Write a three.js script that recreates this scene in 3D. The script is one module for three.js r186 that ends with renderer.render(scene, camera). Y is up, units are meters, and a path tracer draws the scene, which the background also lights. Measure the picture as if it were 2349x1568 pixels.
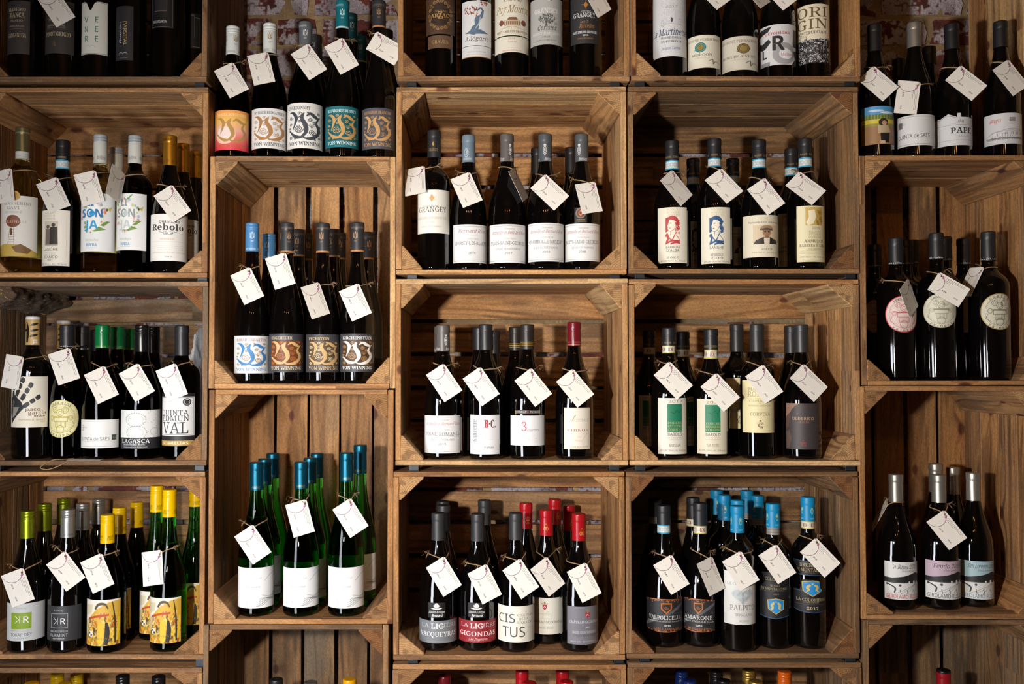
import * as THREE from 'three';
import { RoundedBoxGeometry } from 'three/addons/geometries/RoundedBoxGeometry.js';
import { mergeGeometries } from 'three/addons/utils/BufferGeometryUtils.js';
import { RectAreaLightUniformsLib } from 'three/addons/lights/RectAreaLightUniformsLib.js';

// ---------------------------------------------------------------- camera, lamps, exposure
const IW = 2349, IH = 1568, F = 2130, D = 2.03, CAMY = 1.07, PITCH = 0.0255, CX = 1095, CY = IH / 2;
const scene = new THREE.Scene();
scene.background = new THREE.Color(0x000000);
const renderer = new THREE.WebGLRenderer();
renderer.toneMapping = THREE.LinearToneMapping;
renderer.toneMappingExposure = 0.92;
renderer.shadowMap.enabled = true;
RectAreaLightUniformsLib.init();
const camera = new THREE.PerspectiveCamera(2 * Math.atan(IH / 2 / F) * 180 / Math.PI, IW / IH, 0.05, 30);
camera.position.set(0, CAMY, D);
camera.rotation.x = PITCH;
camera.setViewOffset(IW, IH, IW / 2 - CX, 0, IW, IH);
scene.add(camera);
// the two photographic lamps that light the wall of crates (their fittings are built further down)
const LAMP = { x: -0.60, y: 1.09, z: 1.78, power: 14.0 };
const SOFT = { x: -1.00, y: 0.60, z: 1.32, w: 0.44, h: 1.14, turn: 2.32, power: 9.8 };
const keyLight = new THREE.SpotLight(0xfff7ee, LAMP.power, 0, 1.05, 0.75, 2);
keyLight.position.set(LAMP.x, LAMP.y, LAMP.z); keyLight.target.position.set(0.62, 0.76, 0);
keyLight.castShadow = true; keyLight.shadow.radius = 2.4; keyLight.shadow.mapSize.set(2048, 2048);
keyLight.name = 'key_light'; keyLight.target.name = 'key_light_aim';
scene.add(keyLight, keyLight.target);
const softLight = new THREE.RectAreaLight(0xf4f7ff, SOFT.power, SOFT.w - 0.02, SOFT.h - 0.02);
softLight.name = 'soft_light'; scene.add(softLight);

// ---------------------------------------------------------------- helpers
let _s = 12345;
const rnd = () => { _s = (_s + 0x6d2b79f5) | 0; let t = Math.imul(_s ^ (_s >>> 15), 1 | _s); t = (t + Math.imul(t ^ (t >>> 7), 61 | t)) ^ t; return ((t ^ (t >>> 14)) >>> 0) / 4294967296; };
const rr = (a, b) => a + (b - a) * rnd();
const V = (x, y, z) => new THREE.Vector3(x, y, z);
const cp = Math.cos(PITCH), sp = Math.sin(PITCH);
// a photograph pixel gives a direction; z gives the upright plane the thing stands in
function at(px, py, z) {
  const dx = (px - CX) / F, dy = -(py - CY) / F;
  const y = dy * cp + sp, zz = -cp + dy * sp;
  const t = (z - D) / zz;
  return V(dx * t, CAMY + y * t, z);
}
const used = {};
const numbered = (n) => { const k = used[n] ?? 0; used[n] = k + 1; return k ? n + '_' + String(k).padStart(3, '0') : n; };
function thing(name, label, category, pos = [0, 0, 0], group) {
  const o = new THREE.Group(); o.name = numbered(name); o.position.set(...pos); scene.add(o);
  o.userData = { label, category }; if (group) o.userData.group = group;
  return o;
}
function part(name, geo, mat, parent, pos) {
  const m = new THREE.Mesh(geo, mat); m.name = name; m.castShadow = m.receiveShadow = true;
  if (pos) m.position.set(...pos); parent.add(m); return m;
}
function struct(name, geo, mat, pos) { const m = part(name, geo, mat, scene, pos); m.userData = { kind: 'structure' }; return m; }

// periodic value noise
function noiseGrid(n) { const a = new Float32Array(n * n); for (let i = 0; i < a.length; i++) a[i] = rnd(); return (x, y) => {
  const xi = Math.floor(x), yi = Math.floor(y), fx = x - xi, fy = y - yi, sx = fx * fx * (3 - 2 * fx), sy = fy * fy * (3 - 2 * fy);
  const g = (i, j) => a[(((j % n) + n) % n) * n + (((i % n) + n) % n)];
  const p = g(xi, yi), q = g(xi + 1, yi), r = g(xi, yi + 1), s = g(xi + 1, yi + 1);
  return (p + (q - p) * sx) * (1 - sy) + (r + (s - r) * sx) * sy; }; }
const N64 = noiseGrid(64), N32 = noiseGrid(32), N128 = noiseGrid(128), N256 = noiseGrid(256);
const sm = (a, b, x) => { const t = Math.min(1, Math.max(0, (x - a) / (b - a))); return t * t * (3 - 2 * t); };
function dataTex(w, h, fn, srgb) {
  const d = new Uint8Array(w * h * 4);
  for (let y = 0; y < h; y++) for (let x = 0; x < w; x++) { const c = fn(x / w, y / h), o = (y * w + x) * 4; for (let k = 0; k < 3; k++) d[o + k] = Math.max(0, Math.min(255, Math.round(c[k] * 255))); d[o + 3] = 255; }
  const t = new THREE.DataTexture(d, w, h); t.wrapS = t.wrapT = THREE.RepeatWrapping; t.magFilter = THREE.LinearFilter; t.minFilter = THREE.LinearFilter;
  if (srgb) t.colorSpace = THREE.SRGBColorSpace; t.needsUpdate = true; return t;
}
const mix3 = (a, b, t) => [a[0] + (b[0] - a[0]) * t, a[1] + (b[1] - a[1]) * t, a[2] + (b[2] - a[2]) * t];

// ---------------------------------------------------------------- wood
// u runs along the grain, one tile is 0.9 m x 0.45 m
function woodTex(base, dark, pale, grey, weather) {
  const knots = []; for (let i = 0; i < 9; i++) knots.push([rnd(), rnd(), rr(0.007, 0.016)]);
  const ox = rr(0, 60), oy = rr(0, 60);
  const h = (u, v) => {
    let dv = 0, kd = 0, ring = 0;
    for (const [ku, kv, kr] of knots) {
      let du = u - ku, dw = v - kv; du -= Math.round(du); dw -= Math.round(dw);
      const X = du * 0.9, Y = dw * 0.45, e = Math.sqrt(X * X * 0.32 + Y * Y);
      if (e < 0.08) { const q = Math.exp(-e * e / (kr * kr * 2.2)); dv += q * (Y > 0 ? 1 : -1) * 0.035; ring = Math.max(ring, q); if (e < kr * 0.75) kd = Math.max(kd, sm(kr * 0.75, kr * 0.35, e)); }
    }
    const w = v + dv + (N64(u * 4 + ox, v * 8 + oy) - 0.5) * 0.05 + (N64(u * 2, v * 4 + 7) - 0.5) * 0.06;
    const fine = N256(u * 8 + 3, w * 256) * 0.55 + N256(u * 32 + 9, w * 256 + 31) * 0.45;
    const band = N64(u * 2 + 11, w * 64 + ox | 0 ? w * 64 : w * 64);
    const broad = N32(u * 4 + oy, w * 16);
    const rings = 0.5 + 0.5 * Math.sin(w * 150 + 5 * N64(u * 4, w * 8));
    return { fine, band, broad, rings, kd, ring, w };
  };
  const map = dataTex(1024, 1024, (u, v) => {
    const g = h(u, v);
    let c = mix3(base, pale, sm(0.35, 0.85, g.broad) * 0.55);
    c = mix3(c, dark, sm(0.46, 0.9, g.band) * 0.55 + sm(0.6, 1, g.rings) * 0.16);
    c = mix3(c, dark, sm(0.55, 0.9, g.fine) * 0.22);
    const wth = sm(0.45, 0.75, N64(u * 8 + 21, g.w * 16) * 0.6 + N128(u * 32, g.w * 64) * 0.4);
    c = mix3(c, grey, wth * weather);
    const stain = sm(0.56, 0.82, N32(u * 4 + 5, g.w * 16 + 3) * 0.65 + N128(u * 16 + 5, g.w * 64) * 0.35);
    c = mix3(c, [dark[0] * 0.6, dark[1] * 0.58, dark[2] * 0.6], stain * 0.38);
    c = mix3(c, [dark[0] * 0.75, dark[1] * 0.55, dark[2] * 0.45], g.ring * (0.10 + 0.22 * sm(0.5, 1, g.rings)) + g.kd * 0.72);
    const k = 0.90 + 0.2 * N256(u * 256, v * 256);
    return [c[0] * k, c[1] * k, c[2] * k];
  }, true);
  const bump = dataTex(1024, 1024, (u, v) => { const g = h(u, v); const x = 0.55 - 0.35 * sm(0.5, 0.95, g.band) + 0.35 * (g.fine - 0.5) - 0.2 * g.kd; return [x, x, x]; }, false);
  return { map, bump };
}
const hexc = (h) => [((h >> 16) & 255) / 255, ((h >> 8) & 255) / 255, (h & 255) / 255];
const WT = [
  woodTex(hexc(0xc39b68), hexc(0x7a5634), hexc(0xd9b684), hexc(0x9a8468), 0.25),
  woodTex(hexc(0xaa865c), hexc(0x5c432b), hexc(0xc19f74), hexc(0x83715c), 0.5),
  woodTex(hexc(0x94785a), hexc(0x54402c), hexc(0xab8f6d), hexc(0x7d7466), 0.75),
];
const woodMats = [];
function woodMat(t, tint) {
  const key = t + '/' + tint; if (woodMats[key]) return woodMats[key];
  return woodMats[key] = new THREE.MeshStandardMaterial({ name: 'wood_' + t, map: WT[t].map, bumpMap: WT[t].bump, bumpScale: 0.0014, roughness: 0.78, color: tint });
}
const endTex = dataTex(512, 512, (u, v) => {
  const X = u - 0.5 + (N32(u * 4, v * 4) - 0.5) * 0.06, Y = v + 0.25, r = Math.sqrt(X * X + Y * Y);
  const ring = 0.5 + 0.5 * Math.sin(r * 130 + 3 * N32(u * 8, v * 8));
  let c = mix3(hexc(0xbb9263), hexc(0x7d5633), sm(0.45, 0.95, ring) * 0.4);
  c = mix3(c, hexc(0x5a4029), sm(0.55, 0.8, N64(u * 8, v * 8)) * 0.4 + 0.35 * sm(0.7, 1, N256(u * 256, v * 256)));
  const k = 0.85 + 0.3 * N128(u * 128, v * 128); return [c[0] * k, c[1] * k, c[2] * k];
}, true);
const endBump = dataTex(256, 256, (u, v) => { const x = N256(u * 256, v * 256) * 0.6 + N128(u * 64, v * 64) * 0.4; return [x, x, x]; }, false);
const endMats = [0xffffff, 0xcfc4b8, 0xb59c86].map((c) => new THREE.MeshStandardMaterial({ name: 'end_grain', map: endTex, bumpMap: endBump, bumpScale: 0.0016, roughness: 0.9, color: c }));

// uv in metres over the tile; axis = grain direction (0 x, 1 y, 2 z)
function woodUV(g, axis, flip) {
  const p = g.attributes.position, n = g.attributes.normal, uv = new Float32Array(p.count * 2), ou = rnd(), ov = rnd(), sg = rnd() < 0.5 ? 1 : -1;
  for (let i = 0; i < p.count; i += 3) {
    const a = [0, 0, 0]; for (let k = 0; k < 3; k++) { a[0] += Math.abs(n.getX(i + k)); a[1] += Math.abs(n.getY(i + k)); a[2] += Math.abs(n.getZ(i + k)); }
    const dom = a.indexOf(Math.max(...a)); let ua = axis, va;
    if (dom === axis) { ua = (axis + 1) % 3; va = (axis + 2) % 3; } else va = 3 - axis - dom;
    for (let k = 0; k < 3; k++) { const c = [p.getX(i + k), p.getY(i + k), p.getZ(i + k)]; uv[(i + k) * 2] = c[ua] / 0.9 * sg + ou; uv[(i + k) * 2 + 1] = c[va] / 0.45 + ov + (dom === 0 ? 0.13 : 0); }
  }
  g.setAttribute('uv', new THREE.BufferAttribute(uv, 2)); return g;
}
function board(sx, sy, sz, axis, wob = 0.0012) {
  let g = new RoundedBoxGeometry(sx, sy, sz, 1, Math.min(sx, sy, sz) * 0.12);
  if (g.index) g = g.toNonIndexed();
  // boards are a little bowed and out of square
  const p = g.attributes.position, S = [sx, sy, sz], b1 = rr(-1, 1) * wob, b2 = rr(-1, 1) * wob, b3 = rr(-1, 1) * wob;
  const th = S.indexOf(Math.min(...S)), wd = 3 - axis - th;
  for (let i = 0; i < p.count; i++) { const c = [p.getX(i), p.getY(i), p.getZ(i)], q = c[axis] / S[axis] * 2; c[wd] += b1 * q + b2 * (c[wd] > 0 ? q * q : 0); c[th] += b3 * 0.4 * q; p.setXYZ(i, ...c); }
  return woodUV(g, axis);
}
function cornerBlock(a, b, depth, sx, sy) {       // right-angled prism, right angle at the origin, legs along sx*x and sy*y, running back along -z
  const j = () => rr(-0.0025, 0.0025);
  const P = [[0, 0], [sx * (a + j()), 0], [0, sy * (b + j())]], w = 0.004;
  // the two sharp corners are sawn off a little
  const poly = [P[0], [P[1][0], 0], [P[1][0], sy * w], [sx * w, P[2][1]], [0, P[2][1]]];
  const sh = new THREE.Shape(poly.map((q) => new THREE.Vector2(...q)));
  let g = new THREE.ExtrudeGeometry(sh, { depth, bevelEnabled: true, bevelThickness: 0.0012, bevelSize: 0.0012, bevelOffset: -0.0012, bevelSegments: 1 });
  g.translate(0, 0, -depth); if (g.index) g = g.toNonIndexed(); g.computeVertexNormals();
  const p = g.attributes.position, n = g.attributes.normal, uv = g.attributes.uv, ou = rnd(), ov = rnd(), oe = rnd(), of = rnd();
  const front = [], rest = [];
  for (let i = 0; i < p.count; i += 3) {
    const f = n.getZ(i) > 0.8; (f ? front : rest).push(i);
    for (let k = 0; k < 3; k++) { const x = p.getX(i + k), y = p.getY(i + k), z = p.getZ(i + k); if (f) uv.setXY(i + k, x / 0.09 + oe, y / 0.09 + of); else uv.setXY(i + k, z / 0.9 + ou, (x * sx - y * sy) / 0.45 + ov); }
  }
  const order = [...front, ...rest], out = new THREE.BufferGeometry();
  for (const [nm, sz] of [['position', 3], ['normal', 3], ['uv', 2]]) { const src = g.attributes[nm].array, d = new Float32Array(src.length); order.forEach((i, k) => d.set(src.subarray(i * sz, (i + 3) * sz), k * 3 * sz)); out.setAttribute(nm, new THREE.BufferAttribute(d, sz)); }
  out.addGroup(0, front.length * 3, 0); out.addGroup(front.length * 3, rest.length * 3, 1);
  return out;
}

// ---------------------------------------------------------------- the room
const BACK = -0.345;                                   // face of the brick wall
const RX0 = -2.3, RX1 = 2.5, RZ1 = 3.5, RH = 2.55, TH = 0.1;
const mortarTex = dataTex(256, 256, (u, v) => { const k = 0.75 + 0.35 * N128(u * 128, v * 128) * N32(u * 16, v * 16) + 0.15 * N64(u * 8, v * 8); return [0.60 * k, 0.51 * k, 0.38 * k]; }, true);
mortarTex.repeat.set(8, 5);
const plaster = new THREE.MeshStandardMaterial({ name: 'room_plaster', color: 0x55493d, roughness: 0.95 });
const mortar = new THREE.MeshStandardMaterial({ name: 'mortar', map: mortarTex, bumpMap: mortarTex, bumpScale: 0.004, roughness: 1 });
const floorMat = new THREE.MeshStandardMaterial({ name: 'floor_boards', map: WT[1].map, color: 0x8a7a6a, roughness: 0.7 });
const wallBack = struct('wall_back', new THREE.BoxGeometry(RX1 - RX0, RH, TH), mortar, [(RX0 + RX1) / 2, RH / 2, BACK - 0.006 - TH / 2]);
struct('wall_left', new THREE.BoxGeometry(TH, RH, RZ1 - BACK), plaster, [RX0 - TH / 2, RH / 2, (RZ1 + BACK) / 2]);
struct('wall_right', new THREE.BoxGeometry(TH, RH, RZ1 - BACK), plaster, [RX1 + TH / 2, RH / 2, (RZ1 + BACK) / 2]);
struct('wall_front', new THREE.BoxGeometry(RX1 - RX0, RH, TH), plaster, [(RX0 + RX1) / 2, RH / 2, RZ1 + TH / 2]);
struct('ceiling', new THREE.BoxGeometry(RX1 - RX0, TH, RZ1 - BACK), plaster, [(RX0 + RX1) / 2, RH + TH / 2, (RZ1 + BACK) / 2]);
struct('floor', new THREE.BoxGeometry(RX1 - RX0, TH, RZ1 - BACK), floorMat, [(RX0 + RX1) / 2, -TH / 2, (RZ1 + BACK) / 2]);
// bricks: old limewash over red clay, each brick its own piece
const brickTex = (lime) => dataTex(512, 512, (u, v) => {
  const n = N32(u * 8, v * 8) * 0.5 + N64(u * 16 + 3, v * 16) * 0.3 + N128(u * 64, v * 64) * 0.2, m = sm(lime - 0.05, lime + 0.05, n);
  const clay = mix3(hexc(0x74392d), hexc(0x4a2523), N64(u * 16 + 9, v * 16)), wash = mix3(hexc(0xb3adb5), hexc(0x756b72), N32(u * 8 + 5, v * 8 + 2));
  let c = mix3(wash, clay, m); c = mix3(c, hexc(0x4a3030), sm(0.72, 0.9, N128(u * 64 + 7, v * 64)) * 0.6);
  const k = 0.85 + 0.3 * N256(u * 256, v * 256); return [c[0] * k, c[1] * k, c[2] * k];
}, true);
const brickBump = dataTex(512, 512, (u, v) => { const x = N64(u * 16 + 3, v * 16) * 0.3 + N128(u * 64, v * 64) * 0.4 + N256(u * 256, v * 256) * 0.3; return [x, x, x]; }, false);
const brickMats = [0.66, 0.57, 0.34].map((l) => new THREE.MeshStandardMaterial({ name: 'limewashed_brick', map: brickTex(l), bumpMap: brickBump, bumpScale: 0.004, roughness: 0.95 }));
function brickGeo(w) {
  const g = new THREE.BoxGeometry(w, 0.066, 0.04, 4, 2, 1), p = g.attributes.position, k = rr(0, 50);
  for (let i = 0; i < p.count; i++) { const x = p.getX(i), y = p.getY(i), z = p.getZ(i); const j = (a) => (N64(x * 40 + k + a, y * 40 + a * 3) - 0.5) * 0.016; const e = Math.abs(x) > w / 2 - 1e-4 || Math.abs(y) > 0.0329; p.setXYZ(i, x * (e ? 0.97 : 1) + j(1), y + j(2) * 0.7, z > 0 ? z + j(3) * 0.8 - (e ? 0.004 : 0) : z); }
  g.computeVertexNormals();
  const uv = g.attributes.uv, ou = rnd(), ov = rnd(); for (let i = 0; i < uv.count; i++) uv.setXY(i, p.getX(i) / 0.4 + ou, p.getY(i) / 0.4 + ov);
  return g;
}
{
  const full = Array.from({ length: 8 }, () => brickGeo(0.212)), half = Array.from({ length: 5 }, () => brickGeo(0.100));
  const wx = wallBack.position.x, wy = wallBack.position.y, wz = wallBack.position.z;
  let n = 0;
  for (let row = 0; row < 22; row++) {
    const y = 0.36 + row * 0.0785; let x = -1.30 + (row % 2 ? 0.085 : 0) + rr(-0.01, 0.01);
    while (x < 1.46) {
      const h = rnd() < 0.34, w = h ? 0.100 : 0.212, r = rnd();
      const b = part(n ? 'brick_' + String(n).padStart(3, '0') : 'brick', (h ? half : full)[Math.floor(rnd() * (h ? 5 : 8))], brickMats[h && r < 0.35 ? 2 : r < 0.62 ? 0 : 1], wallBack, [x + w / 2 - wx, y - wy, BACK - 0.0195 - wz + rr(-0.003, 0.002)]);
      b.rotation.z = rr(-0.012, 0.012); n++; x += w + 0.013;
    }
  }
}

// ---------------------------------------------------------------- the crates
const DEPTH = 0.315;
const crates = {};
const TONES = {   // [texture, tint] choices for the boards of a crate
  warm: [[0, 0xffffff], [0, 0xf3e3d2], [0, 0xe6d3c0], [1, 0xfff2e4]],
  mid: [[0, 0xd9c4ae], [1, 0xf4e4d4], [1, 0xe3d0bd], [0, 0xc8b39d]],
  dark: [[1, 0xc9bbaa], [1, 0xb8aa9a], [2, 0xd2c8bb], [1, 0xd8cbba]],
  grey: [[2, 0xf2e8dc], [2, 0xded2c4], [1, 0xd0c2b2], [2, 0xd4c6b6]],
};
function crate(id, kind, l, r, t, b, tone, label, opt = {}) {
  const z = 0, my = ((t ?? b) + (b ?? t)) / 2, mx = ((l ?? r) + (r ?? l)) / 2;
  const wide = kind === 'lying', OW = wide ? 0.507 : 0.402, OH = wide ? 0.410 : 0.509;
  let x0 = l !== null ? at(l, my, z).x : null, x1 = r !== null ? at(r, my, z).x : null;
  if (x0 === null) x0 = x1 - OW; if (x1 === null) x1 = x0 + OW;
  let y1 = t !== null ? at(mx, t, z).y : null, y0 = b === null ? null : b === 0 ? 0 : at(mx, b, z).y;
  if (y1 === null) y1 = y0 + OH; if (y0 === null) y0 = y1 - OH;
  const W = x1 - x0, H = y1 - y0, tt = 0.0108, ts = 0.0122, tb = 0.009;
  const g = thing('wooden_crate', label, 'crate', [(x0 + x1) / 2, y0, 0], 'wooden crates stacked as shelves');
  const pick = () => { const p = TONES[tone][Math.floor(rnd() * 4)]; return woodMat(...p); };
  const zj = () => rr(-0.0015, 0.0015);
  const long = wide ? [0, H] : [0, H];
  // floor and roof boards (run left to right), side boards (run up and down): four and three boards deep
  const split = (n, gap) => { const a = [], w = (DEPTH - tb - gap * (n - 1)) / n; for (let i = 0; i < n; i++) a.push([-(w / 2 + i * (w + gap)), w]); return a; };
  const hx = wide ? W : W - 2 * ts, vy = wide ? H - 2 * tt : H;
  for (const [cz, w] of split(3, opt.gap ?? 0.003)) {
    part('roof_board', board(hx - rr(0, 0.002), tt, w, 0), pick(), g, [0, H - tt / 2 + (wide ? 0 : 0), cz + zj()]);
    part('floor_board', board(hx - rr(0, 0.002), tt, w, 0), pick(), g, [0, tt / 2, cz + zj()]);
  }
  for (const [cz, w] of split(4, 0.003)) for (const s of [-1, 1])
    part('side_board', board(ts, vy - rr(0, 0.002), w, 1), pick(), g, [s * (W / 2 - ts / 2), H / 2, cz + zj()]);
  const nb = 5, gap = wide ? (opt.backGap ?? 0.010) : (opt.backGap ?? 0.012), L = wide ? H : W, bw = (L - gap * (nb - 1)) / nb;
  const dz = -DEPTH + tb / 2;
  for (let i = 0; i < nb; i++) {
    const c = -L / 2 + bw / 2 + i * (bw + gap), w = bw + rr(-0.004, 0.002);
    if (wide && opt.dropTop && i === nb - 1) { part('back_board', board(W, w - opt.dropTop, tb, 0, 0.006), pick(), g, [0, H / 2 + c - opt.dropTop / 2, dz]); continue; }
    part('back_board', wide ? board(W, w, tb, 0) : board(w, H, tb, 1), pick(), g, wide ? [rr(-0.001, 0.001), H / 2 + c, dz] : [c, H / 2, dz]);
  }
  for (const sx of [-1, 1]) for (const sy of [-1, 1]) {
    if (opt.skip && opt.skip(sx, sy)) continue;
    const a = rr(0.046, 0.056), c = rr(0.046, 0.056);
    part('corner_block', cornerBlock(a, c, DEPTH - tb - 0.004 - rr(0, 0.004), -sx, -sy), [endMats[tone === 'warm' ? 0 : tone === 'mid' ? (rnd() < 0.5 ? 0 : 1) : 2 - (rnd() < 0.5 ? 1 : 0)], pick()], g, [sx * (W / 2 - ts), sy > 0 ? H - tt : tt, -0.002]);
  }
  crates[id] = { x0: x0 + ts, x1: x1 - ts, ox0: x0, ox1: x1, floor: y0 + tt, bottom: y0, top: y1, group: g };
  return g;
}
// [id, kind, left, right, top, bottom, tone, label]; a side outside the photograph is null, 0 = stands on the floor
crate('c1r1', 'lying', null, 475, null, 187, 'dark', 'dark crate holding black bottles beside a green lettered pale label', { backGap: 0.006 });
crate('c1r2', 'lying', null, 477, 200, 636, 'warm', 'light crate holding clear bottles with flowery labels and gold capped bottles', { backGap: 0.005 });
crate('c1r3', 'lying', null, 476, 645, 1067, 'grey', 'grey crate with bark block holding green capped bottles and a hand print label', { dropTop: 0.012, skip: (sx, sy) => sx < 0 && sy > 0, backGap: 0.006 });
crate('c1r4', 'lying', null, 470, 1081, 1512, 'mid', 'crate holding yellow capped, lime capped and silver capped bottles');
crate('c1r5', 'lying', null, 470, 1531, 0, 'mid', 'floor crate under the yellow capped bottles, showing yellow and black bottle tops');
crate('c2r2', 'upright', 480, 907, 358, 891, 'warm', 'upright light crate holding bottles with large ornate letter labels', { backGap: 0.011 });
crate('c2r3', 'upright', 478, 902, 893, 1431, 'mid', 'upright crate holding green bottles with turquoise caps', { backGap: 0.004 });
crate('c2r4', 'upright', 472, 893, 1432, 0, 'dark', 'upright floor crate below the green bottles, nearly empty', { backGap: 0.008 });
crate('c3r1', 'lying', 912, 1445, null, 186, 'mid', 'crate holding dark bottles with castle, tree and vine stump labels', { backGap: 0.006 });
crate('c3r2', 'lying', 909, 1437, 199, 629, 'warm', 'crate holding grey capped red wines with white script labels');
crate('c3r3', 'lying', 907, 1441, 639, 1067, 'warm', 'light crate holding four spaced bottles, one with dark red capsule', { backGap: 0.009 });
crate('c3r4', 'lying', 902, 1434, 1081, 1513, 'mid', 'crate holding red capped bottles beside black capped bottles', { backGap: 0.009 });
crate('c3r5', 'lying', 902, 1434, 1524, 0, 'mid', 'floor crate showing only red bottle tops under its roof board');
crate('c4r1', 'lying', 1447, 1975, null, 185, 'mid', 'crate holding bottles with white script, teal seal and big grey letter labels', { backGap: 0.006 });
crate('c4r2', 'lying', 1441, 1971, 199, 627, 'dark', 'brown crate holding blue banded bottles with red and blue portrait labels', { backGap: 0.006 });
crate('c4r3', 'lying', 1443, 1973, 640, 1067, 'warm', 'light crate holding yellow banded bottles with green square labels');
crate('c4r4', 'lying', 1436, 1971, 1081, 1510, 'dark', 'dark crate holding bright blue capped bottles', { backGap: 0.006 });
crate('c4r5', 'lying', 1437, 1969, 1520, 0, 'dark', 'floor crate showing blue, black, gold and orange bottle tops');
crate('c5r2', 'upright', 1975, null, 356, 884, 'mid', 'upright crate holding black bottles with round engraved labels', { backGap: 0.013 });
crate('c5r3', 'upright', 1973, null, 885, 1420, 'mid', 'upright crate holding silver capped bottles with hill drawing labels', { backGap: 0.008 });
crate('c5r4', 'upright', 1972, null, 1421, 0, 'dark', 'upright floor crate showing a single red capped bottle top', { backGap: 0.008 });
crate('c6r1', 'upright', 2399, null, null, 352, 'warm', 'upright crate seen from outside beside bare brick wall', { backGap: 0.008 });
// the open bays between the columns use the crate below as their shelf
crates.c2r1 = { floor: crates.c2r2.top, x0: crates.c1r1.ox1, x1: crates.c3r1.ox0 };
crates.c5r1 = { floor: crates.c5r2.top, x0: crates.c4r1.ox1, x1: crates.c6r1.ox0 };

// the half log nailed into the top corner of the grey crate, bark outwards
{
  const c = crates.c1r3, barkTex = dataTex(512, 512, (u, v) => {
    const n = N32(u * 8, v * 16) * 0.5 + N128(u * 32, v * 64) * 0.5; let k = mix3(hexc(0x3d2f25), hexc(0x6d5a48), n); k = mix3(k, hexc(0xb58f55), sm(0.66, 0.78, N64(u * 16, v * 32) * 0.6 + N128(u * 64 + 9, v * 64) * 0.4)); return k;
  }, true);
  const bark = new THREE.MeshStandardMaterial({ name: 'bark', map: barkTex, bumpMap: barkTex, bumpScale: 0.006, roughness: 1 });
  const g = new THREE.BufferGeometry(), pos = [], uv = [], idx = [], NA = 18, NZ = 30, len = DEPTH - 0.02;
  for (let j = 0; j <= NZ; j++) for (let i = 0; i <= NA; i++) { const a = i / NA * Math.PI / 2, q = N64(i * 0.7, j * 0.9) * 0.6 + N32(i * 0.25, j * 0.3) * 0.8, R = 0.052 + (q - 0.7) * 0.014; pos.push(R * 1.25 * Math.cos(a), -R * Math.sin(a) * 0.85, -j / NZ * len); uv.push(j / NZ, i / NA); }
  for (let j = 0; j < NZ; j++) for (let i = 0; i < NA; i++) { const a = j * (NA + 1) + i, b = a + NA + 1; idx.push(a, a + 1, b, b, a + 1, b + 1); }
  const f0 = pos.length / 3; pos.push(0, 0, 0); uv.push(0.5, 0.5); for (let i = 0; i < NA; i++) idx.push(f0, i + 1, i);
  g.setAttribute('position', new THREE.Float32BufferAttribute(pos, 3)); g.setAttribute('uv', new THREE.Float32BufferAttribute(uv, 2)); g.setIndex(idx); g.computeVertexNormals();
  const m = part('bark_block', g, bark, c.group, [c.x0 - c.group.position.x, c.top - 0.0108 - c.group.position.y, -0.004]); m.userData.label = 'rough half log with bark';
}
// steel clips in the gaps between the stacked crates
const steel = new THREE.MeshStandardMaterial({ name: 'clip_steel', color: 0x34383c, metalness: 0.6, roughness: 0.45 });
function clip(px, above, below, label) {
  const A = crates[above], B = crates[below], h = A.bottom - B.top, y = B.top, x = at(px, (0, CY - (y + h / 2 - CAMY) * F / D), 0).x;
  const t = thing('steel_clip', label, 'clip', [x, y, -0.004], 'steel clips between the crates');
  const hh = Math.max(0.004, h - 0.0006);
  part('plate', new RoundedBoxGeometry(0.022, Math.min(0.003, hh / 2), 0.034, 1, 0.0006), steel, t, [0, Math.min(0.003, hh / 2) / 2, -0.017]);
  part('web', new RoundedBoxGeometry(0.0215, hh, 0.004, 1, 0.0008), steel, t, [0, hh / 2 + 0.0003, -0.002]);
  part('lip', new RoundedBoxGeometry(0.003, hh * 0.9, 0.026, 1, 0.0006), steel, t, [0.0095, hh / 2, -0.015]);
}
for (const [a, b, xs, nm] of [['c1r1', 'c1r2', [457], 'above the flowery label crate'], ['c1r2', 'c1r3', [463], 'above the grey crate'], ['c1r3', 'c1r4', [457, -12], 'above the yellow capped bottles'], ['c1r4', 'c1r5', [459], 'below the yellow capped bottles'],
  ['c3r1', 'c3r2', [944, 1411], 'above the white script labels'], ['c3r2', 'c3r3', [945, 1411], 'below the white script labels'], ['c3r3', 'c3r4', [949, 1410], 'above the red capped bottles'], ['c3r4', 'c3r5', [947, 1420], 'below the red capped bottles'],
  ['c4r1', 'c4r2', [1468, 1950], 'above the portrait label crate'], ['c4r2', 'c4r3', [1468, 1952], 'above the green square labels'], ['c4r3', 'c4r4', [1470, 1952], 'above the blue capped bottles'], ['c4r4', 'c4r5', [1480, 1952], 'below the blue capped bottles']])
  xs.forEach((x, i) => clip(x, a, b, 'small steel clip ' + nm + (xs.length < 2 ? '' : a[1] === '1' ? [', beside the upright crates', ', at the far end of the gap'][i] : (a[1] === '3') === (i === 0) ? ', beside the upright crates' : ', beside the neighbouring stack')));

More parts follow.
